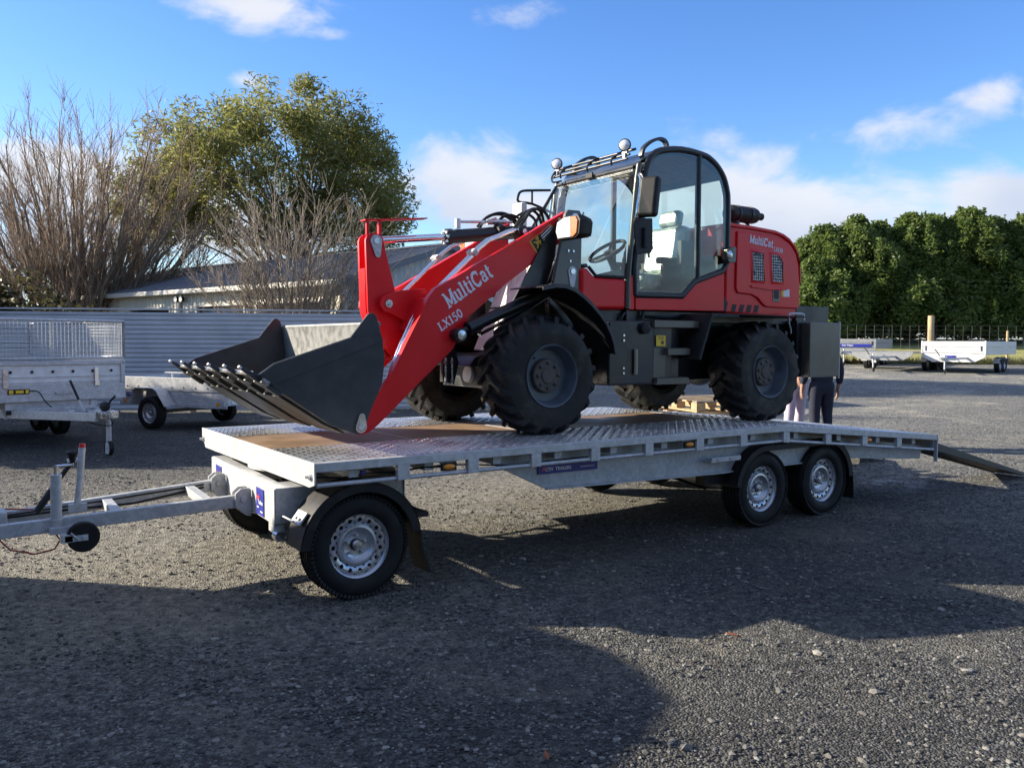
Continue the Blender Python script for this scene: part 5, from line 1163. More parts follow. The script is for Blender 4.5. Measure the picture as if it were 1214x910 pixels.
# ================================================================== the farm shed
sc_, sl_ = V(-3.96, 19.9), V(-15.0, 28.8)     # near corner of the long wall, its far end
sd = (sl_-sc_); slen = sd.length; sang = atan2(sd.y, sd.x)
shed = thing('farm_shed', 'long low cream corrugated shed with a dark roof behind the fence', 'shed', sc_, sang)
EH, RH, HW = 2.98, 4.02, 3.5   # local: x along the long wall, -y into the depth of the building
def ribbed(x0, x1, z0, z1, y=0.0, p=.19, d=.022):
    mb = MB(); n = int((x1-x0)/p); path = []
    for i in range(n+1):
        x = x0+i*(x1-x0)/max(n,1); path += [(x,0),(x+p*.22,d),(x+p*.42,d),(x+p*.64,0)]
    path = [q for q in path if q[0] <= x1]+[(x1,0)]
    vs = [(a, y+b, z0) for a, b in path]+[(a, y+b, z1) for a, b in path]; m = len(path)
    mb.add(vs, [(i, i+1, m+i+1, m+i) for i in range(m-1)]); return mb
# openings: small window near the far end, two wide bays
ops = [(7.6,9.9,1.75,2.42),(3.9,6.15,0,2.45),(.55,3.3,0,2.45)]
xs_ = [0,.55,3.3,3.9,6.15,7.6,9.9,slen]
mb = MB()
for x0, x1, z0, z1 in ((0,.55,0,EH),(.55,3.3,2.45,EH),(3.3,3.9,0,EH),(3.9,6.15,2.45,EH),(6.15,7.6,0,EH),(7.6,9.9,0,1.75),(7.6,9.9,2.42,EH),(9.9,slen,0,EH)):
    q = ribbed(x0, x1, z0, z1, 0, .19, .022); mb.add(q.v, q.f)
mb.build('wall', 'shed_wall', shed, loc=(0,0,0), smooth=0)
for x0, x1, z0, z1 in ops:
    mb = MB(); mb.box(x0-.05,x0,-.05,.04,z0,z1+.06); mb.box(x1,x1+.05,-.05,.04,z0,z1+.06); mb.box(x0,x1,-.05,.04,z1,z1+.06); mb.build('door_frame', 'shed_trim', shed, loc=(0,0,0))
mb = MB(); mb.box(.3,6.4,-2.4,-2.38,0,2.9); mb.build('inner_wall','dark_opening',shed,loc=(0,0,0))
mb = MB(); mb.box(7.5,10,-.30,-.28,1.7,2.5); mb.build('window_pane','dark_opening',shed,loc=(0,0,0))
mb = MB(); mb.box(7.55,9.95,-.06,.03,1.72,1.76); mb.build('window_sill','shed_trim',shed,loc=(0,0,0))
# gable end, ribbed; the near one stands at x = 0
for x in (0.0, slen):
    mb = MB(); n = int(2*HW/.19)
    for i in range(n):
        y0 = -2*HW+i*2*HW/n; y1 = y0+2*HW/n; zt = lambda y: EH+(RH-EH)*(1-abs(y+HW)/HW)
        dx = -.02 if x == 0 else .02
        for (ya, yb, da, db) in ((y0,y0+.06,0,dx),(y0+.06,y0+.12,dx,dx),(y0+.12,y1,dx,0)):
            mb.add([(x+da,ya,0),(x+db,yb,0),(x+db,yb,zt(yb)),(x+da,ya,zt(ya))], [(0,1,2,3)])
    mb.build('gable_wall', 'shed_gable', shed, loc=(0,0,0), smooth=0)
mb = MB(); mb.box(0,slen,-2*HW-.02,-2*HW,0,EH); mb.build('back_wall','shed_wall',shed,loc=(0,0,0))
for s in (1, -1):
    mb = MB(); n = int((slen+.5)/.22); y0 = .22 if s > 0 else -2*HW-.22; y1 = -HW; z0 = EH-.065; z1 = RH+.03
    for i in range(n):
        x0 = -.25+i*(slen+.5)/n; w_ = (slen+.5)/n
        for (xa, xb, ha, hb) in ((x0,x0+.03,0,.035),(x0+.03,x0+.07,.035,.035),(x0+.07,x0+.10,.035,0),(x0+.10,x0+w_,0,0)):
            mb.add([(xa,y0,z0+ha),(xb,y0,z0+hb),(xb,y1,z1+hb),(xa,y1,z1+ha)], [(0,1,2,3)])
    mb.build('roof', 'shed_roof', shed, loc=(0,0,0), smooth=0)
mb = MB(); mb.prism([(-HW-.16,RH+.03),(-HW,RH+.095),(-HW+.16,RH+.03),(-HW,RH+.07)], 'X', -.27, slen+.27); mb.build('ridge_cap','shed_roof',shed,loc=(0,0,0))
for x in (-.27, slen+.24):
    mb = MB()
    mb.prism([(.24,EH-.06),(-HW,RH+.08),(-HW,RH-.10),(.24,EH-.22)], 'X', x, x+.03); mb.prism([(-2*HW-.24,EH-.06),(-HW,RH+.08),(-HW,RH-.10),(-2*HW-.24,EH-.22)], 'X', x, x+.03)
    mb.build('barge_board', 'shed_roof', shed, loc=(0,0,0))
mb = MB(); mb.box(-.25,slen+.25,.17,.30,EH-.17,EH-.045); mb.build('gutter','shed_trim',shed,loc=(0,0,0), bevel=.01)
mb = MB(); mb.tube([(7.0,.06,EH-.2),(7.0,.06,0)], .045, 10); mb.build('downpipe','shed_trim',shed,loc=(0,0,0))
for x in (6.75, 7.02):
    mb = MB(); mb.lathe([(0,.0),(.06,.02),(.09,.10),(.09,.12),(0,.12)], (x,.05,EH-.30), 'Y', 14); fl_ = mb.build('flood_lamp','dark_opening',shed,loc=(0,0,0))
    mb = MB(); mb.lathe([(.085,.121),(0,.124)], (x,.05,EH-.30), 'Y', 14); mb.build('lens','clear_lens',fl_,loc=(0,0,0))
for (x0,x1,z0,z1) in ops[1:]:
    mb = MB(); nrow = 4
    mb.box(x0+.02,x1-.02,-.22,-.20,z1-.55,z1-.02); mb.build('rolled_door','door_grey',shed,loc=(0,0,0))

# ================================================================== other trailers
def axle_wheels(root, spots, R=.285, w=.165, rim=.185):
    first = None
    for (x, y, out) in spots:
        if first is None: first = road_wheel(root, (x,y,R), -1, R, w, rim, simple=True); o = first
        else: o = dup_tree(first, root, (x,y,R))
        o.rotation_euler = (0, rnd.random()*6, 0 if out < 0 else pi)
def P(root, mb, name, m, bevel=0.0, parent=None, **kw):
    o = mb.build(name, m, parent or root, loc=(0,0,0), bevel=bevel, **kw); o['_part'] = 1; return o
# -- caged tipping trailer: local x runs along its headboard, y back along the deck, headboard at y = 0
pr_ = V(-5.83, 12.8); pdir = Vector((cos(YAW)*.636+sin(YAW)*.772, -sin(YAW)*.636+cos(YAW)*.772))
tang = atan2(pdir.y, pdir.x)
TWD = 2.05
tip = thing('tipping_trailer', 'galvanised tipping trailer with a tall mesh cage beside the fence', 'trailer', pr_-Vector((pdir.x, pdir.y, 0))*TWD/2, tang)
h = TWD/2; LD = 3.4
mb = MB(); mb.box(-h,h,-.03,.04,.665,.895); mb.box(-h,h,-.012,0,.895,.90); pn = P(tip, mb, 'front_sill', 'galvanised', bevel=.006)
mb = MB(); mb.box(-h+.02,h-.02,-.005,.012,.90,1.165); hb = P(tip, mb, 'headboard', 'pale_panel')
for x in (-h+.03, h-.03):
    mb = MB(); mb.box(x-.03,x+.03,-.03,.03,.90,1.20); P(tip, mb, 'corner_post', 'galvanised', bevel=.004)
for z in (.925, 1.0):
    mb = MB(); mb.box(-h+.06,h-.06,-.016,-.0055,z-.006,z+.006); P(tip, mb, 'pressed_rib', 'galvanised', parent=hb)
mb = MB()
for i in range(7): mb.lathe([(.020,-.012),(.020,-.020),(0,-.021)], (-h+.2+i*(TWD-.4)/6,0,1.075), 'Y', 8)
P(tip, mb, 'rivet', 'dark_opening', parent=hb)
for x in (-.62, .60):
    mb = MB(); mb.box(x-.028,x+.028,-.040,-.02,.90,1.13); mb.box(x-.035,x+.035,-.055,-.031,.86,.93); P(tip, mb, 'drop_latch', 'steel', bevel=.004)
mb = MB(); mb.box(-h-.01,h+.01,-.03,.03,1.165,1.225); P(tip, mb, 'top_rail', 'galvanised', bevel=.008)
for s in (-1, 1):
    mb = MB(); mb.box(s*h-.015,s*h+.015,.05,LD,.69,1.20); P(tip, mb, 'drop_side', 'galvanised', bevel=.003)
mb = MB(); mb.box(-h,h,.05,LD,.66,.695); mb.box(-h,h,LD-.02,LD+.01,.70,1.2); P(tip, mb, 'deck', 'galvanised_old')
# the cage: frame tubes, then mesh
def framebar(a, b, r=.022): q = MB(); q.tube([a, b], r, 8); return q
CZ0, CZ1 = 1.24, 1.80
for x0, x1, y0, y1 in ((-h,h,0,0),(-h,-h,0,LD),(h,h,0,LD),(-h,h,LD,LD)):
    mb = MB()
    for z in (CZ0+.02, CZ1): mb.tube([(x0,y0,z),(x1,y1,z)], .022, 8)
    for t in ((0,1) if y0 == y1 else (0,.5,1)): mb.tube([(x0+(x1-x0)*t,y0+(y1-y0)*t,CZ0),(x0+(x1-x0)*t,y0+(y1-y0)*t,CZ1)], .022, 8)
    if y0 == y1 and y0 == 0: mb.tube([(.0,0,CZ0),(.0,0,CZ1)], .018, 8)
    cf = P(tip, mb, 'cage_frame', 'galvanised'); ln = sqrt((x1-x0)**2+(y1-y0)**2); vs = []; fs = []
    m2 = MB()
    nv, nh_ = int(ln/.05), 11
    for i in range(nv):
        t = (i+.5)/nv; x, y = x0+(x1-x0)*t, y0+(y1-y0)*t; m2.box(x-.0028,x+.0028,y-.0028,y+.0028,CZ0+.02,CZ1)
    for j in range(nh_):
        z = CZ0+.06+(CZ1-CZ0-.08)*j/(nh_-1); m2.box(min(x0,x1)-.003,max(x0,x1)+.003,min(y0,y1)-.003,max(y0,y1)+.003,z-.0035,z+.0035)
    P(tip, m2, 'cage_mesh', 'galvanised', parent=cf, kind='stuff', smooth=0)
# chassis and drawbar reaching forward (-y)
mb = MB(); mb.box(-.62,.62,.02,.06,.44,.66); mb.box(-.62,-.52,.0,LD,.50,.655); mb.box(.52,.62,.0,LD,.50,.655); P(tip, mb, 'chassis', 'galvanised', bevel=.004)
for s in (-1, 1):
    mb = beam((s*.66,.30,.50),(s*.05,-1.45,.52),.11,.06); P(tip, mb, 'drawbar_beam', 'galvanised', bevel=.006)
mb = beam((-.45,-.25,.52),(.45,-.25,.52),.14,.05); P(tip, mb, 'drawbar_brace', 'galvanised', bevel=.004)
mb = MB(); mb.box(-.075,.075,-1.62,-1.18,.50,.60); mb.tube([(0,-1.60,.56),(0,-1.74,.57)], .035, 10); mb.box(-.05,.05,-1.84,-1.70,.52,.62); P(tip, mb, 'coupling', 'steel', bevel=.012)
mb = MB(); mb.ball((.02,-1.52,.66),(.06,.09,.07),12); mb.tube([(0,-1.55,.60),(.05,-1.62,.74),(.09,-1.66,.80)],.014,8); P(tip, mb, 'coupling_grip', 'black_plastic')
mb = MB(); mb.tube([(.12,-1.40,.62),(.12,-1.40,.16)], .034, 14); mb.box(.09,.15,-1.45,-1.35,.02,.16); P(tip, mb, 'jockey_stand', 'galvanised', bevel=.003)
mb = MB(); mb.lathe([(.085,-.03),(.10,-.02),(.10,.02),(.085,.03)], (.12,-1.40,.10), 'X', 18, closed=True); P(tip, mb, 'jockey_wheel', 'tyre_rubber')
mb = MB(); mb.tube([(-.02,-1.02,.56),(-.06,-.95,.72)], .016, 8); hbk = P(tip, mb, 'handbrake_lever', 'galvanised'); mb = MB(); mb.tube([(-.06,-.95,.72),(-.12,-.84,.98)], .017, 8); P(tip, mb, 'handbrake_grip', 'black_plastic', parent=hbk)
mb = MB(); mb.box(-.60,-.32,-.045,-.03,.775,.845); lb = P(tip, mb, 'control_box', 'black_plastic', bevel=.006); mb = MB(); mb.box(-.585,-.53,-.048,-.0455,.785,.835); mb.box(-.50,-.40,-.048,-.0455,.79,.83); mb.box(-.375,-.335,-.048,-.0455,.785,.835); P(tip, mb, 'control_decal', 'yellow_sticker', parent=lb)
mb = MB(); mb.tube(smoothpath([(-.32,-.05,.82),(-.22,-.08,.80),(-.16,-.12,.68),(-.10,-.20,.58)]), .008, 6); P(tip, mb, 'cable', 'black_plastic')
mb = MB(); mb.tube(smoothpath([(.02,-1.62,.54),(.10,-1.55,.42),(.05,-1.3,.40),(-.1,-1.1,.47)]), .007, 6); mb.tube(smoothpath([(-.75,.1,.58),(-.88,0,.5),(-.8,-.02,.42),(-.7,.05,.45)]), .007, 6); P(tip, mb, 'loose_cable', 'black_plastic')
mb = MB(); mb.box(.02,.30,-.052,-.0305,.755,.79); P(tip, mb, 'slot_plate', 'galvanised_old'); mb = MB(); mb.box(-.62,-.50,-.06,-.02,.50,.56); P(tip, mb, 'number_lamp', 'black_plastic'); mb = MB(); mb.box(-.80,-.70,-.06,-.05,.545,.585); P(tip, mb, 'reflector', 'white_paint')
mb = MB(); mb.box(-.10,-.03,-.74,-.72,.505,.575); P(tip, mb, 'data_plate', 'white_print')
axle_wheels(tip, [(-.78,1.7,-1),(.78,1.7,1),(-.78,2.45,-1),(.78,2.45,1)])
for o in tip.children:
    if o.name.startswith('wheel'): o.rotation_euler = (o.rotation_euler.x, 0, o.rotation_euler.z+pi/2)

# -- small box trailer by the fence: local x along its near side, y away from the camera
c0, c1 = V(-6.93, 15.1), V(-4.70, 14.0); cd = c1-c0; bl = cd.length
box = thing('box_trailer', 'small galvanised box trailer half in sun beside the fence', 'trailer', c0, atan2(cd.y, cd.x))
BW = 1.35; z0, z1 = .44, .885
mb = MB(); mb.box(0,bl,0,.025,z0,z1-.20); mb.box(.0,bl,-.012,.03,z1-.20,z1); P(box, mb, 'side_panel', 'galvanised', bevel=.004)
mb = MB(); mb.box(0,bl,BW-.03,BW,z0,z1); P(box, mb, 'side_panel', 'galvanised', bevel=.004)
mb = MB(); mb.box(0,.03,.031,BW-.031,z0,z1); P(box, mb, 'end_panel', 'galvanised', bevel=.004); mb = MB(); mb.box(bl-.03,bl+.002,.0305,BW-.031,z0,z1); P(box, mb, 'end_panel', 'galvanised', bevel=.004)
mb = MB(); mb.box(.03,bl-.03,.031,BW-.031,z0+.02,z0+.05); P(box, mb, 'deck', 'galvanised_old')
mb = MB(); mb.box(.03,bl-.03,-.018,-.0125,z1-.225,z1-.205); mb.box(-.02,bl+.02,-.02,.0,z0-.05,z0+.01); P(box, mb, 'side_rib', 'galvanised', bevel=.003)
mb = MB()
for i in range(9): mb.lathe([(.016,-.013),(.016,-.021),(0,-.022)], (.15+i*(bl-.3)/8,0,z1-.16), 'Y', 8)
P(box, mb, 'bolt', 'galvanised_old')
wx = .93
mb = MB(); pth = [(wx-.42,z0-.02),(wx-.36,z0+.22),(wx-.28,z0+.275),(wx+.12,z0+.275),(wx+.22,z0+.23),(wx+.42,z0-.03)]
mb.strip(pth, 'Y', -.26, -.013, -.012); P(box, mb, 'mudguard', 'galvanised', bevel=.004)
mb = MB(); mb.strip(pth, 'Y', BW+.013, BW+.26, -.012); P(box, mb, 'mudguard', 'galvanised', bevel=.004)
axle_wheels(box, [(wx,-.15,-1),(wx,BW+.15,1)])
mb = MB(); mb.box(wx-.03,wx+.03,-.05,BW+.05,.26,.32); P(box, mb, 'axle', 'black_paint')
mb = MB(); mb.box(.10,.45,-.026,-.0135,z0+.115,z0+.185) ; sg = P(box, mb, 'sign_board', 'blue_sign_dark')
plain_text('lettering', 'Activ Trailers', (.12,-.027,z0+.14), (1,0,0), (0,0,1), .028, 'white_print', sg, width=.17, loc=(0,0,0)); plain_text('lettering', 'activtrailers', (.33,-.027,z0+.142), (1,0,0), (0,0,1), .014, 'white_print', sg, width=.09, loc=(0,0,0))
for x in (.11, bl-.17):
    mb = MB(); mb.box(x-.035,x+.035,-.026,-.0205,z0-.01,z0+.05); P(box, mb, 'reflector', 'amber_lens', bevel=.003)
mb = MB(); mb.box(1.05,1.75,.02,.05,z1+.075,z1+.10); mb.tube([(1.22,.035,z1-.02),(1.22,.035,z1+.08)], .012, 6); mb.tube([(1.65,.035,z1-.02),(1.65,.035,z1+.08)], .012, 6); P(box, mb, 'tie_rail', 'white_paint')
mb = beam((bl-.02,.25,.40),(bl+1.1,BW/2,.40),.08,.05); m2 = beam((bl-.02,BW-.25,.40),(bl+1.1,BW/2,.40),.08,.05); mb.add(m2.v,m2.f); P(box, mb, 'drawbar_beam', 'galvanised')
mb = MB(); mb.tube([(bl+.9,BW/2+.08,.46),(bl+.9,BW/2+.08,.02)], .03, 10); P(box, mb, 'jockey_stand', 'galvanised')
mb = MB(); mb.box(bl-.06,bl+.0,-.05,-.021,z0-.01,z0+.07); P(box, mb, 'door_catch', 'galvanised_old'); mb = MB(); mb.box(bl+.0025,bl+.006,.12,.36,z0+.03,z0+.10); P(box, mb, 'number_plate', 'white_print')

# -- far trailers beside the paddock. local: x across, y away; drawbar towards -y
def far_trailer(a, b, rot, w, ln, label, sides, colour, ruts=1, dz=.60, sideh=.42, group='trailers parked along the paddock fence'):
    p = V(a, b, gh(a, b)); t = thing('parked_trailer', label, 'trailer', p, -YAW+rot, group); h = w/2
    mb = MB(); mb.box(-h,h,0,ln,dz,dz+.06); mb.prism([(-h,dz),(-h+.02,dz-.10),(-h+.42,dz-.30),(h-.42,dz-.30),(h-.02,dz-.09),(h,dz)], 'Y', -.02, .02); P(t, mb, 'deck', colour, bevel=.006)
    if sides:
        for q in range(2):
            mb = MB(); mb.box(-h+.02,h-.02,-.03,.0,dz+.065+q*sideh/2,dz+.06+(q+1)*sideh/2-.008); P(t, mb, 'headboard', colour, bevel=.006)
            for s in (-1, 1):
                mb = MB(); mb.box(s*h-.016,s*h+.016,.02,ln,dz+.065+q*sideh/2,dz+.06+(q+1)*sideh/2-.008); P(t, mb, 'drop_side', colour, bevel=.004)
        mb = MB(); mb.box(-h+.12,h-.12,-.040,-.031,dz+.13,dz+.15); mb.box(-h+.12,h-.12,-.040,-.031,dz+.36,dz+.38); P(t, mb, 'pressed_rib', colour)
        for s in (-1, 1):
            mb = MB(); mb.box(s*(h-.02)-.03,s*(h-.02)+.03,-.045,.03,dz+.03,dz+.06+sideh+.012); P(t, mb, 'corner_post', colour, bevel=.004)
            mb = MB(); mb.box(s*(h-.17)-.012,s*(h-.17)+.012,-.06,-.041,dz+.16,dz+.36); P(t, mb, 'drop_latch', 'black_plastic')
    else:
        mb = MB(); mb.tube([(-h,.03,dz+.06),(-h,.03,dz+.10)],.01,6); mb.box(-h-.01,-h+.01,.02,ln,dz+.06,dz+.075); mb.box(h-.01,h+.01,.02,ln,dz+.06,dz+.075); P(t, mb, 'side_rail', colour)
    for s in (-1, 1):
        mb = MB(); mb.strip([(ln*.42-.40,.40),(ln*.42-.33,.60),(ln*.42+.95,.60),(ln*.42+1.05,.40)], 'X', s*h-.12 if s > 0 else s*h-.12, s*h+.12, .012) if dz > .55 else None; P(t, mb, 'mudguard', 'galvanised')
    axle_wheels(t, [(-h+.02,ln*.42,-1),(h-.02,ln*.42,1),(-h+.02,ln*.42+.66,-1),(h-.02,ln*.42+.66,1)], R=.335, w=.2)
    for o in t.children:
        if o.name.startswith('wheel'): o.rotation_euler = (0, 0, (pi/2 if o.location.x > 0 else -pi/2))
    for s in (-1, 1):
        mb = beam((s*.6,.1,dz-.14),(s*.05,-1.25,dz-.16),.08,.05); P(t, mb, 'drawbar_beam', 'galvanised')
    mb = MB(); mb.box(-.06,.06,-1.5,-1.15,dz-.17,dz-.09); P(t, mb, 'coupling', 'steel', bevel=.01)
    mb = MB(); mb.tube([(.03,-1.1,dz),(.03,-1.1,.18)], .03, 8); P(t, mb, 'jockey_stand', 'galvanised'); mb = MB(); mb.lathe([(.08,-.03),(.10,-.015),(.10,.015),(.08,.03)], (.03,-1.02,.10), 'X', 14, closed=True); P(t, mb, 'jockey_wheel', 'tyre_rubber')
    mb = MB(); mb.tube([(-.35,-.5,dz-.05),(-.50,-.45,dz+.15),(-.58,-.42,dz+.22)], .022, 6); P(t, mb, 'handbrake_lever', 'black_plastic')
    return t
wt = far_trailer(18.1, 35.0, radians(-44), 2.45, 4.4, 'white trailer with low drop sides at the right of the paddock row', True, 'white_paint', dz=.76, sideh=.50)
mb = MB(); mb.box(-.34,.12,-.040,-.021,.545,.725); sg = P(wt, mb, 'sign_board', 'blue_sign'); plain_text('lettering', 'Activ', (-.30,-.042,.65), (1,0,0), (0,0,1), .035, 'white_print', sg, loc=(0,0,0)); plain_text('lettering', 'Trailers', (-.20,-.042,.58), (1,0,0), (0,0,1), .035, 'white_print', sg, loc=(0,0,0))
ft = far_trailer(15.7, 36.2, radians(-42), 2.5, 4.4, 'grey flat deck trailer without sides left of the white trailer', False, 'galvanised_dark', dz=.76)
mb = MB(); mb.box(-.38,-.2,-.10,-.02,.36,.60); P(ft, mb, 'winch_post', 'galvanised')
st_ = far_trailer(16.3, 41.2, radians(-36), 2.4, 3.4, 'grey trailer with low sides and blue sign behind the flat deck trailer', True, 'galvanised_dark', dz=.80, sideh=.42)
mb = MB(); mb.box(-.55,1.0,-.055,-.041,.89,1.03); sg = P(st_, mb, 'sign_board', 'blue_sign'); plain_text('lettering', 'Activ Trailers', (-.35,-.057,.93), (1,0,0), (0,0,1), .07, 'white_print', sg, loc=(0,0,0))

# ================================================================== paddock wire fence
def fenceline(name, label, pts, ph, pr, nw, wh, big=None, mesh=.45, group=None):
    p0 = V(*pts[0], gh(*pts[0])); t = thing(name, label, 'fence', p0, -YAW, group)
    (a0, b0), (a1, b1) = pts[0], pts[-1]; ln = a1-a0
    q = MB()
    for j in range(nw):
        z = .12+(wh-.12)*j/(nw-1)
        path = [(a-a0, b-b0, gh(a, b)-p0.z+z) for a, b in [(a0+ln*i/12, b0+(b1-b0)*i/12) for i in range(13)]]
        q.tube(path, .0055, 3, cap=False)
    n = int(ln/mesh)
    for i in range(n):
        a = a0+ln*(i+.5)/n; b = b0+(b1-b0)*(i+.5)/n; z = gh(a, b)-p0.z; q.tube([(a-a0,b-b0,z+.1),(a-a0,b-b0,z+wh)], .0045, 3, cap=False)
    P(t, q, 'wire_netting', 'wire', kind='stuff', smooth=0)
    return t, (a0, b0, p0.z)
wf, base = fenceline('wire_fence', 'tall wire netting fence on timber posts along the paddock edge', [(12.6,43.0),(30,43.6)], 1.9, .07, 9, 1.95)
for a, r, hh in ((13.2,.05,1.6),(17.55,.06,1.3),(21.22,.15,2.45),(25.2,.06,1.7),(29.0,.06,1.7)):
    mb = MB(); b = 43.0+(a-12.6)*.6/17.4; z = gh(a,b)-base[2]
    mb.lathe([(r,-.3),(r,hh-.02),(r*.9,hh),(0,hh+.01)], (a-base[0],b-base[1]-.02,z), 'Z', 12); P(wf, mb, 'fence_post', 'timber', bevel=0, smooth=50)
of, base = fenceline('post_and_wire_fence', 'low post and wire fence in front of the conifer hedge', [(15,57.0),(42,58)], 1.1, .05, 5, 1.1, mesh=30)
for i in range(9):
    a = 16+i*3.1; b = 57+(a-15)/27; mb = MB(); z = gh(a,b)-base[2]; mb.lathe([(.07,-.3),(.07,1.25),(0,1.27)], (a-base[0],b-base[1],z), 'Z', 8); P(of, mb, 'fence_post', 'timber_grey')

# ================================================================== timber dunnage on the far side of the deck
def dunnage(x, y, z, lx, ly, lz, rot, label, m='timber'):
    mb = MB(); mb.box(-lx/2,lx/2,-ly/2,ly/2,0,lz); o = mb.build('timber_block', m, bevel=.004); o.location = (x,y,z); o.rotation_euler = (0,0,rot); tag(o, label, 'timber', 'sawn timber stacked behind the loader'); return o
pa = V(2.42, 10.4)
dunnage(pa.x, pa.y, 0, 1.0, 1.0, .40, -YAW+.2, 'dark timber stack base on the gravel behind the rear axle', 'timber_grey')
pal = thing('timber_pallet', 'weathered timber pallets stacked on the gravel behind the loader rear wheel', 'pallet', pa+Vector((0,0,.405)), -YAW+.35)
for lev in range(3):
    zb = lev*.155
    for i in range(3):
        for j in range(3):
            mb = MB(); mb.box(-.50+i*.44,-.38+i*.44,-.50+j*.44,-.38+j*.44,zb+.024,zb+.110); P(pal, mb, 'pallet_block', 'timber', bevel=.004)
    for i in range(3):
        mb = MB(); mb.box(-.50+i*.44,-.38+i*.44,-.50,.50,zb,zb+.022); P(pal, mb, 'pallet_board', 'timber', bevel=.003)
    for i in range(5):
        mb = MB(); mb.box(-.50,.50,-.50+i*.22,-.40+i*.22,zb+.112,zb+.132); P(pal, mb, 'pallet_board', 'timber' if i % 2 else 'timber_grey', bevel=.003)
# ================================================================== trees
class Branches:
    def __init__(self, seed): self.r = random.Random(seed); self.seg = []      # (p0,p1,r0,r1)
    def limb(self, p, d, L, r, n, wob, up, taper=.55):
        pts = [p.copy()]; d = d.normalized(); R = [r]
        for i in range(n):
            d = (d+Vector((self.r.gauss(0,wob), self.r.gauss(0,wob), self.r.gauss(0,wob)+up))).normalized()
            p = p+d*(L/n); pts.append(p.copy()); R.append(r*(1-(1-taper)*(i+1)/n))
        for i in range(n): self.seg.append((pts[i], pts[i+1], R[i], R[i+1]))
        return pts, R, d
    def mesh(self, name, m, parent, lo, hi):
        V_, F_ = [], []; groups = [s for s in self.seg if lo <= s[2] < hi]
        for p0, p1, r0, r1 in groups:
            n = 8 if r0 > .08 else (5 if r0 > .025 else 3); t = (p1-p0).normalized(); u = t.orthogonal().normalized(); w = t.cross(u); o = len(V_)
            for p, r in ((p0, r0), (p1, r1)):
                for j in range(n): a = 2*pi*j/n; q = p+(u*cos(a)+w*sin(a))*r; V_.append((q.x,q.y,q.z))
            for j in range(n): F_.append((o+j, o+(j+1) % n, o+n+(j+1) % n, o+n+j))
        if not V_: return None
        return raw(name, V_, F_, m, parent, smooth=True)
def bare_tree(root, seed, stems, H, fan, r0, twig_m, sub=(7,6,5), up=.05, wob=.09, base_r=.4, straight=1.0, minr=.006, depth=1.0, fine=True):
    B = Branches(seed); R = B.r
    B.limb(Vector((0,0,-.1)), Vector((0,0,1)), H*.09, base_r, 3, .02, 0, .85)
    def grow(p, d, L, r, lev):
        n = max(3, int(L/.45)); pts, RR, dd = B.limb(p, d, L, r, n, wob, up*(1+lev*.4), .14)
        if lev >= len(sub): return
        k = sub[lev]
        for i in range(k):
            t = .30+.68*(i+R.random())/k; q = min(int(t*n), n-1); pp = pts[q]+(pts[q+1]-pts[q])*(t*n-q)
            ax = (pts[q+1]-pts[q]).normalized(); az = R.random()*2*pi; u = ax.orthogonal().normalized(); w = ax.cross(u)
            an = radians(R.uniform(18,40))/straight; nd = ax*cos(an)+(u*cos(az)+w*sin(az))*sin(an)
            grow(pp, nd, L*R.uniform(.34,.52)*(1-.55*t), max(minr, RR[q]*R.uniform(.36,.50)), lev+1)
    for i in range(stems):
        az = 2*pi*i/stems*1.618*5+R.uniform(-.3,.3); tl = radians(fan*sqrt((i+.5)/stems)*R.uniform(.85,1.1)); d = Vector((sin(tl)*cos(az), sin(tl)*sin(az)*depth, cos(tl)))
        grow(Vector((cos(az)*base_r*.6, sin(az)*base_r*.6, H*.05)), d, H*R.uniform(.69,.76)*(1-.26*sin(tl)**2), r0*R.uniform(.7,1.1), 0)
    if not fine: B.mesh('trunk', 'bark', root, 0, 9); return B
    B.mesh('trunk', 'bark', root, .03, 9); B.mesh('limbs', 'bark' if twig_m == 'twig' else twig_m, root, .012, .03); B.mesh('twigs', twig_m, root, 0, .012)
    return B
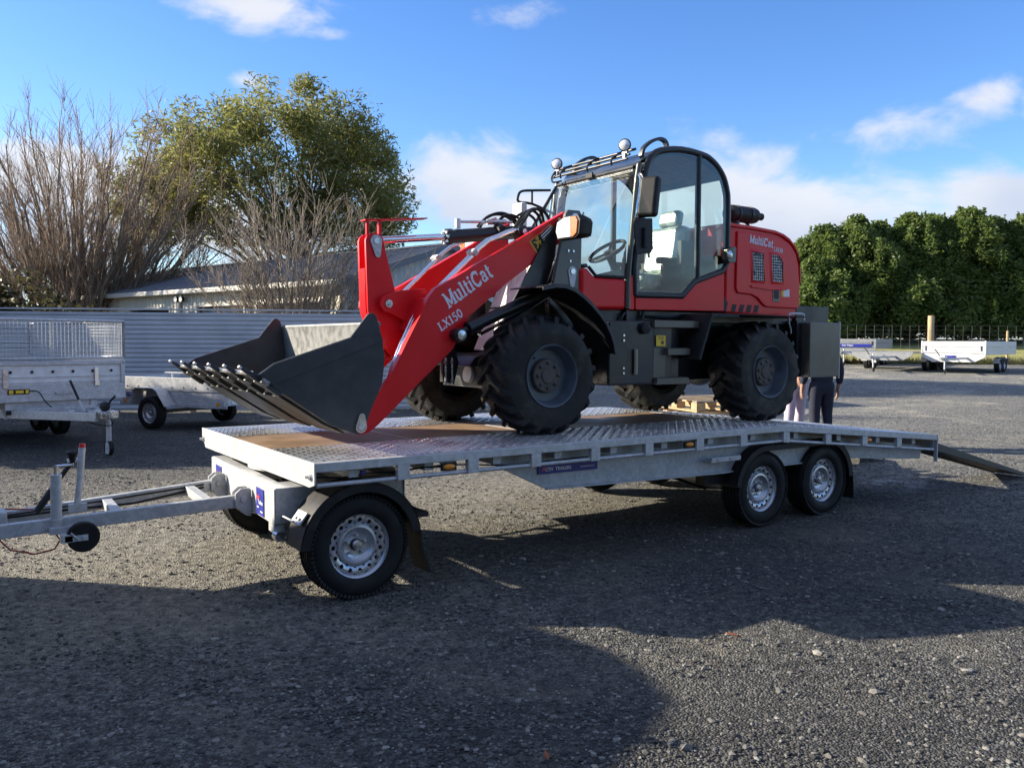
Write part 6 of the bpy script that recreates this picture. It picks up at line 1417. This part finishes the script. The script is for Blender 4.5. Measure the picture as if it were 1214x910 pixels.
def dome_tree(root, seed, n, C, rad, base, r0, twig_m, ntw, tl, up, jit, minr, split=3, fill=.5, lift=.36):
    """leafless crown: limbs run from the foot to points spread through a dome, each ending in a broom of twigs"""
    B = Branches(seed); R = B.r; C = Vector(C); foot = Vector((0,0,.0)); B.limb(Vector((0,0,-.1)), Vector((0,0,1)), base*1.6, base, 3, .02, 0, .8)
    for i in range(n):
        a = 2.39996*i; zf = 1-(i+.5)/n*1.18; rr_ = sqrt(max(0,1-zf*zf)); f = R.uniform(fill,.93)
        T = C+Vector((cos(a)*rr_*rad[0], sin(a)*rr_*rad[1], zf*rad[2]))*f
        out = Vector((T.x, T.y, 0)); ctrl = Vector((0,0,T.z*lift))+out*.42+Vector((R.gauss(0,.12),R.gauss(0,.12),0)); st = Vector((cos(a),sin(a),0))*base*.6+Vector((0,0,base*.8))
        k = 9; pts = [st*(1-t)**2+ctrl*2*t*(1-t)+T*t*t for t in [j/k for j in range(k+1)]]
        for j in range(2, k): pts[j] = pts[j]+Vector((R.gauss(0,.045),R.gauss(0,.045),R.gauss(0,.03)))*(rad[0]/4)
        rs = [r0*R.uniform(.7,1.15)*(1-.86*(j/k)) for j in range(k+1)]; ra = [max(minr*1.3, q) for q in sorted(rs, reverse=True)]
        for j in range(k): B.seg.append((pts[j], pts[j+1], ra[j], ra[j+1]))
        for q in range(ntw):
            t = .38+.62*(q+R.random())/ntw; j = min(int(t*k), k-1); p = pts[j].lerp(pts[j+1], t*k-j); ax = (pts[j+1]-pts[j]).normalized()
            d = (ax*.9+Vector((R.gauss(0,jit),R.gauss(0,jit),R.gauss(0,jit*.7)+up))+out.normalized()*.25).normalized()
            L = tl*R.uniform(.6,1.25); q1, _, _ = B.limb(p, d, L, max(minr*1.5, ra[j]*.5), 4, .10, .06, .35)
            for w in range(split):
                s_ = R.randint(0, 3); dd = (d+Vector((R.gauss(0,jit),R.gauss(0,jit),R.gauss(0,jit*.6)+up*.5))).normalized()
                q2, _, _ = B.limb(q1[s_+1 if s_ < 3 else 3], dd, L*R.uniform(.4,.75), minr, 3, .12, .05, .6)
                if R.random() < .6: B.limb(q2[1], (dd+Vector((R.gauss(0,jit),R.gauss(0,jit),up*.4))).normalized(), L*R.uniform(.25,.45), minr*.85, 2, .1, .05, .6)
    B.mesh('trunk', 'bark', root, .03, 9); B.mesh('twigs', twig_m, root, 0, .03); return B
def leaves(name, P, N, m, parent, size, asp, seed, droop=0.0):
    """one small folded leaf per point"""
    r = np.random.default_rng(seed); n = len(P); P = np.asarray(P); d = r.normal(size=(n,3))
    d[:,2] = d[:,2]*.6-droop; d /= np.linalg.norm(d, axis=1)[:,None]
    e = np.cross(d, r.normal(size=(n,3))); e /= np.linalg.norm(e, axis=1)[:,None]+1e-9
    s = size*(.6+.8*r.random(n))[:,None]; a = P-d*s*.5; b = P+d*s*.5; w = e*s*asp
    V_ = np.stack([a, P+w, b, P-w], 1).reshape(-1,3); F_ = np.arange(n*4).reshape(-1,4)
    return raw(name, V_, F_, m, parent)
# -- the big leafless tree, many upright stems
t = thing('bare_tree', 'big leafless tree with a broom of upright stems at the far left', 'tree', V(-14.1, 27.6), -YAW)
dome_tree(t, 11, 92, (.15,0,4.7), (5.5,4.0,4.9), .46, .10, 'twig', 14, 1.15, .45, .36, .0062, split=6, fill=.5, lift=.40)
t = thing('bare_tree', 'second leafless tree with a thin leaning trunk right of the big bare tree', 'tree', V(-12.3, 30.5), 0)
bare_tree(t, 12, 5, 7.5, 34, .10, 'twig', sub=(7,6,5), up=.05, wob=.08, base_r=.16, fine=False)
# -- bare shrub in front of the shed
t = thing('bare_shrub', 'pale leafless shrub spreading many stems in front of the shed', 'shrub', V(-5.05, 19.35, .0), -YAW)
dome_tree(t, 21, 60, (.1,.1,2.8), (3.1,.8,2.9), .13, .040, 'twig_pale', 10, .80, .25, .50, .0048, split=4, fill=.4, lift=.42)
# -- evergreen gum behind
def crown_tree(root, seed, H, rx, ry, zc, rz, nclump, per, leaf, asp, m, cut=None, csize=.75, trunk_r=.28, droop=.5, skew=(0,0)):
    R = random.Random(seed); B = Branches(seed); rr = np.random.default_rng(seed); C = []
    while len(C) < nclump:
        v = Vector((R.gauss(0,1), R.gauss(0,1), R.gauss(0,1))).normalized()*R.uniform(.42,1.0)**.55
        wob = 1+.16*sin(v.x*5+seed)*cos(v.y*4+2*v.z)
        p = Vector((v.x*rx*wob+skew[0]*v.z, v.y*ry*wob+skew[1]*v.z, zc+v.z*rz*wob))
        if p.z < zc-rz*.80: continue
        if cut and cut(p): continue
        C.append(p)
    pts, RR, d = B.limb(Vector((0,0,-.1)), Vector((0,0,1)), zc-rz*.35, trunk_r, 6, .05, .02, .7); top = pts[-1]
    for c in C[::4]:
        mid = top.lerp(c, .5)+Vector((0,0,-.35)); q = 4; prev = pts[R.randint(3,6)]
        ctrl = [prev, mid, c]
        path = [prev*(1-s)**2+mid*2*s*(1-s)+c*s*s for s in (0,.25,.5,.75,1)]
        for i in range(4): B.seg.append((path[i], path[i+1], .075*(1-i*.22), .075*(1-(i+1)*.22)))
    B.mesh('trunk', 'bark', root, .0, 9)
    L_ = []
    for c in C:
        s = csize*R.uniform(.6,1.25); n = int(per*R.uniform(.6,1.3)); q = rr.normal(size=(n,3)); q /= np.linalg.norm(q,axis=1)[:,None]; q *= (rr.random(n)**.45)[:,None]*s
        q[:,2] *= .75; q[:,2] -= .25*s*rr.random(n)**2; L_.append(q+np.array(c))
    P_ = np.concatenate(L_); leaves('crown', P_, None, m, root, leaf, asp, seed+1, droop)
    return C
# the yard's axes in local coordinates: turn the crowns so x runs across the view
gt = thing('gum_tree', 'large evergreen gum tree with drooping olive leaves behind the shed', 'tree', V(-8.5, 32.0), -YAW)
crown_tree(gt, 31, 11.0, 5.0, 3.8, 7.0, 3.75, 330, 190, .21, .13, 'gum_leaf', csize=.78, cut=lambda p: (p.z < 5.4 and -4.6 < p.x < 2.4) )
g2 = thing('gum_tree', 'thin leafy gum limb hanging left of the large evergreen tree', 'tree', V(-13.1, 31.0), -YAW)
crown_tree(g2, 37, 9.0, 1.25, 1.2, 6.4, 1.9, 40, 130, .20, .13, 'gum_leaf', csize=.6, trunk_r=.10)
# -- conifer hedge beyond the paddock: each tree on its own
def conifer(root, seed, H, r, n, leaf=.30, base=.4, droop=-.35):
    R = random.Random(seed); rr = np.random.default_rng(seed); B = Branches(seed); L_ = []
    B.limb(Vector((0,0,-.3)), Vector((0,0,1)), H*.93, .20, 8, .012, .05, .15)
    for i in range(n):
        z = base+(H-base)*(1-(1-R.random())**1.0)*.985; t = (z-base)/(H-base)
        prof = (1-t**2.7)*(.88+.12*sin(6*t+seed)); az = R.random()*2*pi; bul = 1+.16*sin(3*az+seed*1.7+5*t)+.16*sin(7*az-9*t+seed)
        rad = r*prof*bul*R.uniform(.60,1.0); c = np.array((cos(az)*rad, sin(az)*rad, z+.12*rad)); s = (.34+.32*(1-t))*R.uniform(.7,1.3)
        if i % 5 == 0: B.seg.append((Vector((0,0,max(.2,z-.35))), Vector(c), .045, .012))
        k = 74; q = rr.normal(size=(k,3)); q /= np.linalg.norm(q,axis=1)[:,None]; q *= (rr.random(k)**.5)[:,None]*s; q[:,2] *= 1.05
        q += np.array((cos(az),sin(az),.5))*(.3*s); L_.append(q+c)
    for q_ in range(9):      # pointed leaders
        k = 60; w = rr.random(k); ax, ay = R.gauss(0,.32*r), R.gauss(0,.32*r); hz = H*(1.0-.05*(ax*ax+ay*ay)/(.1*r*r+.1))+.45
        q = np.stack([rr.normal(size=k)*.26*w+ax, rr.normal(size=k)*.26*w+ay, hz-1.5*w], -1); L_.append(q)
    B.mesh('trunk', 'bark', root, 0, 9)
    leaves('crown', np.concatenate(L_), None, 'hedge_leaf', root, leaf, .20, seed+3, droop)
HT = [(20.6,58.0,6.4,1.9),(22.0,60.6,8.6,2.2),(24.0,60.0,9.2,2.2),(25.9,60.9,8.9,2.1),(27.9,60.1,9.5,2.3),(29.9,60.7,9.4,2.1),(31.8,60.0,9.9,2.3),(34.0,60.8,9.3,2.3),(36.3,60.1,9.6,2.3),(38.6,60.6,9.0,2.3)]
HL = ['low rounded conifer at the left end of the paddock hedge','conifer second from the left end of the paddock hedge','conifer third from the left end of the paddock hedge','conifer fourth from the left end of the paddock hedge','conifer behind the flat deck trailer in the paddock hedge','conifer left of the thick fence post in the paddock hedge','tallest pointed conifer behind the thick fence post','pointed conifer behind the white trailer in the hedge','conifer second from the right edge of the photo','conifer at the right edge of the photo']
for (a, b, H, r), lb in zip(HT, HL):
    t = thing('conifer', lb, 'tree', V(a, b, gh(a, b)), rnd.random()*6, 'conifers of the paddock hedge')
    conifer(t, int(a*7), H-.65, r*1.62, 600)
# -- rough hedge and brush behind the fence on the left
for i, (a, b, rx, hh, lb) in enumerate(((-13.2,22.5,1.5,3.0,'brown green bush behind the fence at the left edge'),(-11.6,22.0,1.2,2.5,'low dark bush behind the fence below the big bare tree'),(-15.6,23.0,1.7,3.3,'tall rough bush behind the tipping trailer at the left edge'))):
    t = thing('bush', lb, 'bush', V(a,b), 0, 'bushes behind the fence')
    crown_tree(t, 50+i, hh, rx, 1.0, hh*.55, hh*.48, 40, 130, .16, .25, 'brush_leaf', csize=.5, trunk_r=.06, droop=.1)
# -- unseen conifers added beyond the left edge to shade the back of the yard
for i, (a, b, H, r, lb) in enumerate(((-14.2,12.9,4.2,1.4,'conifer added left of the yard for its shade, nearest the photographer'),(-14.5,15.2,4.4,1.5,'tallest conifer added left of the yard for its shade, in the middle'),(-14.3,17.4,3.9,1.4,'conifer added left of the yard for its shade, next to the fence'))):
    t = thing('conifer', lb, 'tree', V(a, b), i, 'unseen conifers added to shade the back of the yard')
    conifer(t, 90+i, H, r, 330, leaf=.30, base=.15)
# -- long grass along the paddock edge
r_ = np.random.default_rng(4); n = 5200; a = 11+r_.random(n)*20; b = 43.1+r_.random(n)**2*1.6; z = ground_h(a,b); X = CAM[0]+b*sin(YAW)+a*cos(YAW); Y = CAM[1]+b*cos(YAW)-a*sin(YAW)
h_ = .12+.30*r_.random(n)**2; lean = r_.normal(0,.10,(n,2)); wv = .03
V_ = np.stack([np.stack([X-wv*cos(YAW),Y+wv*sin(YAW),z],-1), np.stack([X+wv*cos(YAW),Y-wv*sin(YAW),z],-1), np.stack([X+lean[:,0],Y+lean[:,1],z+h_],-1)],1).reshape(-1,3)
o = raw('long_grass', V_, np.arange(3*n).reshape(-1,3), 'grass_blade', kind='stuff'); tag(o, 'long dry grass along the paddock edge under the wire fence', 'grass')

for x, y, a, sz, lb in ((2.36,-3.02,.4,.045,'curled brown leaf on the sunlit gravel at the lower right'),(1.62,-1.60,2.0,.035,'small brown leaf at the edge of the long loader shadow'),(.05,-2.10,1.1,.03,'brown leaf in the shade at the lower middle of the yard')):
    mb = MB(); q = [(-sz,0,.004),(-sz*.4,sz*.35,.012),(sz*.5,sz*.30,.010),(sz,0,.016),(sz*.5,-sz*.30,.006),(-sz*.4,-sz*.35,.014)]
    mb.add([(p[0]*cos(a)-p[1]*sin(a), p[0]*sin(a)+p[1]*cos(a), p[2]) for p in q+[(p[0],p[1],p[2]+.003) for p in q]], [(0,1,2,3,4,5),(11,10,9,8,7,6)]+[(i,(i+1) % 6,6+(i+1) % 6,6+i) for i in range(6)])
    o = mb.build('fallen_leaf', 'dead_leaf'); o.location = (x,y,.004); tag(o, lb, 'leaf', 'fallen leaves on the gravel')
# ================================================================== people on the far side of the trailer
def skinned(name, verts, edges, rad, m, parent, sub=2, root=0):
    me = bpy.data.meshes.new(name); me.from_pydata([tuple(v) for v in verts], edges, []); o = bpy.data.objects.new(name+'_tmp', me); COL.objects.link(o)
    md = o.modifiers.new('skin','SKIN'); md.use_smooth_shade = True
    for i, r in enumerate(rad): me.skin_vertices[0].data[i].radius = r if isinstance(r, tuple) else (r, r)
    for i in range(len(verts)): me.skin_vertices[0].data[i].use_root = (i == root)
    s = o.modifiers.new('sub','SUBSURF'); s.levels = s.render_levels = sub
    bpy.context.view_layer.update()
    m2 = bpy.data.meshes.new_from_object(o.evaluated_get(bpy.context.evaluated_depsgraph_get())); bpy.data.objects.remove(o)
    m2.name = name; m2.materials.clear(); m2.materials.append(MATS[m]); m2.shade_smooth()
    q = bpy.data.objects.new(name, m2); COL.objects.link(q); q.parent = parent; return q
def person(label, loc, rot, trouser, jacket, group, folded=False):
    t = thing('person', label, 'person', loc, rot, group)
    # local: +y is the way the person faces, x to their right
    Vx, E_, Rd = [], [], []
    def v(p, r, link=None):
        Vx.append(Vector(p)); Rd.append(r)
        if link is not None: E_.append((link, len(Vx)-1))
        return len(Vx)-1
    pel = v((0,0,.94),(.15,.105)); wa = v((0,.0,1.10),(.135,.095),pel); ch = v((0,.0,1.30),(.16,.11),wa); nb = v((0,-.01,1.45),(.075,.07),ch); nk = v((0,.0,1.52),.055,nb); hd = v((0,.02,1.60),(.075,.085),nk); v((0,.02,1.70),(.07,.08),hd)
    for s in (-1, 1):
        hp = v((.095*s,0,.86),.088,pel); kn = v((.105*s,.03 if s > 0 else -.02,.48),.058,hp); an = v((.11*s,-.01 if s > 0 else -.06,.09),.040,kn); v((.12*s,.12 if s > 0 else .07,.04),.035,an)
        sh = v((.19*s,0,1.40),.062,ch); el = v((.255*s,-.05,1.12),.045,sh); D = Vector((-.16*s,.19,.17)) if folded else Vector((0,0,0)); wr = v(Vector((.28*s,.03,.885))+D,.028,el); pm = v(Vector((.283*s,.045,.82))+D,(.018,.034),wr)
        for j, (dy, ln) in enumerate(((-.026,.062),(-.009,.075),(.009,.078),(.026,.070))):
            k1 = v(Vector((.283*s,.045+dy,.775))+D,.0095,pm); k2 = v(Vector((.275*s,.050+dy,.775-ln*.55))+D,.0085,k1); v(Vector((.258*s,.054+dy,.775-ln))+D,.0075,k2)
        th = v(Vector((.272*s,.082,.835))+D,.0105,wr); v(Vector((.262*s,.098,.790))+D,.0095,th)
    skinned('body', Vx, E_, Rd, 'skin', t)
    # face
    mb = MB(); mb.ball((0,.105,1.625),(.012,.018,.022),8); n_ = mb.build('nose','skin',t,loc=(0,0,0))
    for s in (-1,1):
        mb = MB(); mb.ball((.03*s,.088,1.655),(.012,.010,.008),8); mb.build('eye','dark_opening',t,loc=(0,0,0)); mb = MB(); mb.ball((.083*s,.015,1.63),(.010,.02,.03),8); mb.build('ear','skin',t,loc=(0,0,0))
    mb = MB(); mb.ball((0,.095,1.578),(.024,.008,.006),8); mb.build('mouth','sign_red',t,loc=(0,0,0))
    mb = MB(); mb.ball((0,.0,1.70),(.092,.102,.075),14); mb.ball((0,-.045,1.645),(.085,.065,.085),14); mb.build('hair','hair',t,loc=(0,0,0))
    V2, E2, R2 = [], [], []
    def u(p, r, link=None):
        V2.append(Vector(p)); R2.append(r)
        if link is not None: E2.append((link, len(V2)-1))
        return len(V2)-1
    w0 = u((0,0,1.02),(.175,.125)); p0 = u((0,0,.93),(.172,.13),w0)
    for s in (-1, 1):
        hp = u((.095*s,0,.84),.112,p0); m_ = u((.10*s,.015 if s > 0 else -.01,.66),.096,hp); kn = u((.108*s,.03 if s > 0 else -.02,.48),.082,m_); cf = u((.112*s,.0 if s > 0 else -.05,.26),.072,kn); u((.114*s,-.01 if s > 0 else -.06,.10),.070,cf)
    skinned('trousers', V2, E2, R2, trouser, t)
    V2.clear(); E2.clear(); R2.clear()
    h0 = u((0,0,.84),(.198,.15)); h1 = u((0,0,1.10),(.168,.125),h0); h2 = u((0,0,1.31),(.192,.135),h1); u((0,-.01,1.47),(.085,.08),h2)
    for s in (-1, 1):
        sh = u((.195*s,0,1.395),.082,h2); el = u((.262*s,-.05,1.12),.064,sh); u(Vector((.284*s,.02,.915))+(Vector((-.16*s,.19,.17)) if folded else Vector((0,0,0))),.050,el)
    skinned('jacket', V2, E2, R2, jacket, t)
    for s in (-1, 1):
        mb = MB(); y = .05 if s > 0 else .0; mb.ball((.115*s,y,.05),(.052,.14,.055),14); mb.box(.115*s-.045,.115*s+.045,y-.13,y+.13,0,.025); mb.build('shoe','boot',t,loc=(0,0,0),bevel=.006)
    return t
pp = V(4.49, 12.35)
person('person in a dark navy jacket and trousers standing behind the trailer tail', (pp.x,pp.y,0), -YAW+radians(8), 'navy_cloth', 'navy_cloth', 'people behind the trailer')
pp = V(4.24, 12.75)
person('person in pale lilac trousers mostly hidden behind the loader rear wheel', (pp.x,pp.y,0), -YAW+radians(200), 'lilac_cloth', 'navy_cloth', 'people behind the trailer', True)

# ================================================================== unseen vehicle added left of the view, shaped to cast the foreground shade
blocker = thing('shadow_truck', 'unseen white vehicle added left of the drawbar, shaped to cast the foreground shadow', 'blocker', (-3.93, 1.05, 0), 0)
def pv(mb, n, m, bevel=0, parent=None, **k):
    mb.v = [(p[0], p[1], p[2]*.714) for p in mb.v]; return P(blocker, mb, n, m, bevel, parent, **k)
# local: x across, the cab looks towards -y
mb = MB(); mb.prism([(-.30,.95),(2.30,.95),(2.30,2.65),(2.18,2.88),(1.95,3.00),(1.5,3.09),(1.2,3.06),(.75,2.96),(.30,2.75),(-.10,2.53),(-.30,2.30)], 'X', -1.0, 1.0); pv(mb, 'shadow_truck_box', 'white_paint', bevel=.05, seg=3)
for i in range(4):
    mb = MB(); mb.box(1.0005,1.018,.1+i*.52,.14+i*.52,1.0,2.75); pv(mb, 'shadow_truck_rib', 'white_paint'); mb = MB(); mb.box(-1.018,-1.0005,.1+i*.52,.14+i*.52,1.0,2.75); pv(mb, 'shadow_truck_rib', 'white_paint')
mb = MB(); mb.prism([(-.40,.55),(-.40,2.22),(-.60,2.24),(-1.35,2.18),(-1.75,2.05),(-2.25,1.55),(-2.45,1.20),(-2.45,.55)], 'X', -.95, .95); pv(mb, 'cab', 'white_paint', bevel=.08, seg=3)
for s_ in (-1, 1):
    mb = MB(); mb.prism([(-.75,1.55),(-.75,2.08),(-1.50,2.04),(-1.95,1.55)], 'X', *sorted((s_*.951, s_*.957))); pv(mb, 'side_window', 'dark_opening')
    mb = MB(); mb.box(s_*.70-.12,s_*.70+.12,-2.475,-2.44,.75,.95); pv(mb, 'headlight', 'clear_lens', bevel=.02)
mb = MB(); mb.prism([(-1.78,2.02),(-2.25,1.56),(-2.28,1.57),(-1.80,2.05)], 'X', -.80, .80); pv(mb, 'windscreen', 'dark_opening')
mb = MB(); mb.box(-.40,.40,-2.3,2.25,.62,.95); pv(mb, 'chassis', 'black_paint'); mb = MB(); mb.box(-.95,.95,-2.52,-2.40,.40,.62); pv(mb, 'bumper', 'black_plastic', bevel=.03)
for y in (-1.55, 1.35):
    for s_ in (-1, 1):
        w_ = road_wheel(blocker, (s_*.84, y, .34), -1, R=.34, w=.22, simple=True); w_.rotation_euler = (0, 0, pi/2 if s_ > 0 else -pi/2)
# ================================================================== unseen leaf belt added behind the photographer, dims ambient light, mirrored in glass and paint
r_ = np.random.default_rng(9); n = 26000; a = -45+90*r_.random(n); hh = 7.5+1.6*np.sin(a*.9)+1.2*np.sin(a*2.3+1); z = hh*r_.random(n)**.8; b = -17+1.3*np.sin(a*1.7+z)+r_.random(n)*1.6
X = CAM[0]+b*sin(YAW)+a*cos(YAW); Y = CAM[1]+b*cos(YAW)-a*sin(YAW)
o = leaves('leaf_blocker', np.stack([X,Y,z],-1), None, 'hedge_leaf', None, 1.0, .33, 12, .3); o['kind'] = 'stuff'; tag(o, 'unseen green leaf belt added behind the photographer to dim the ambient light', 'hedge')
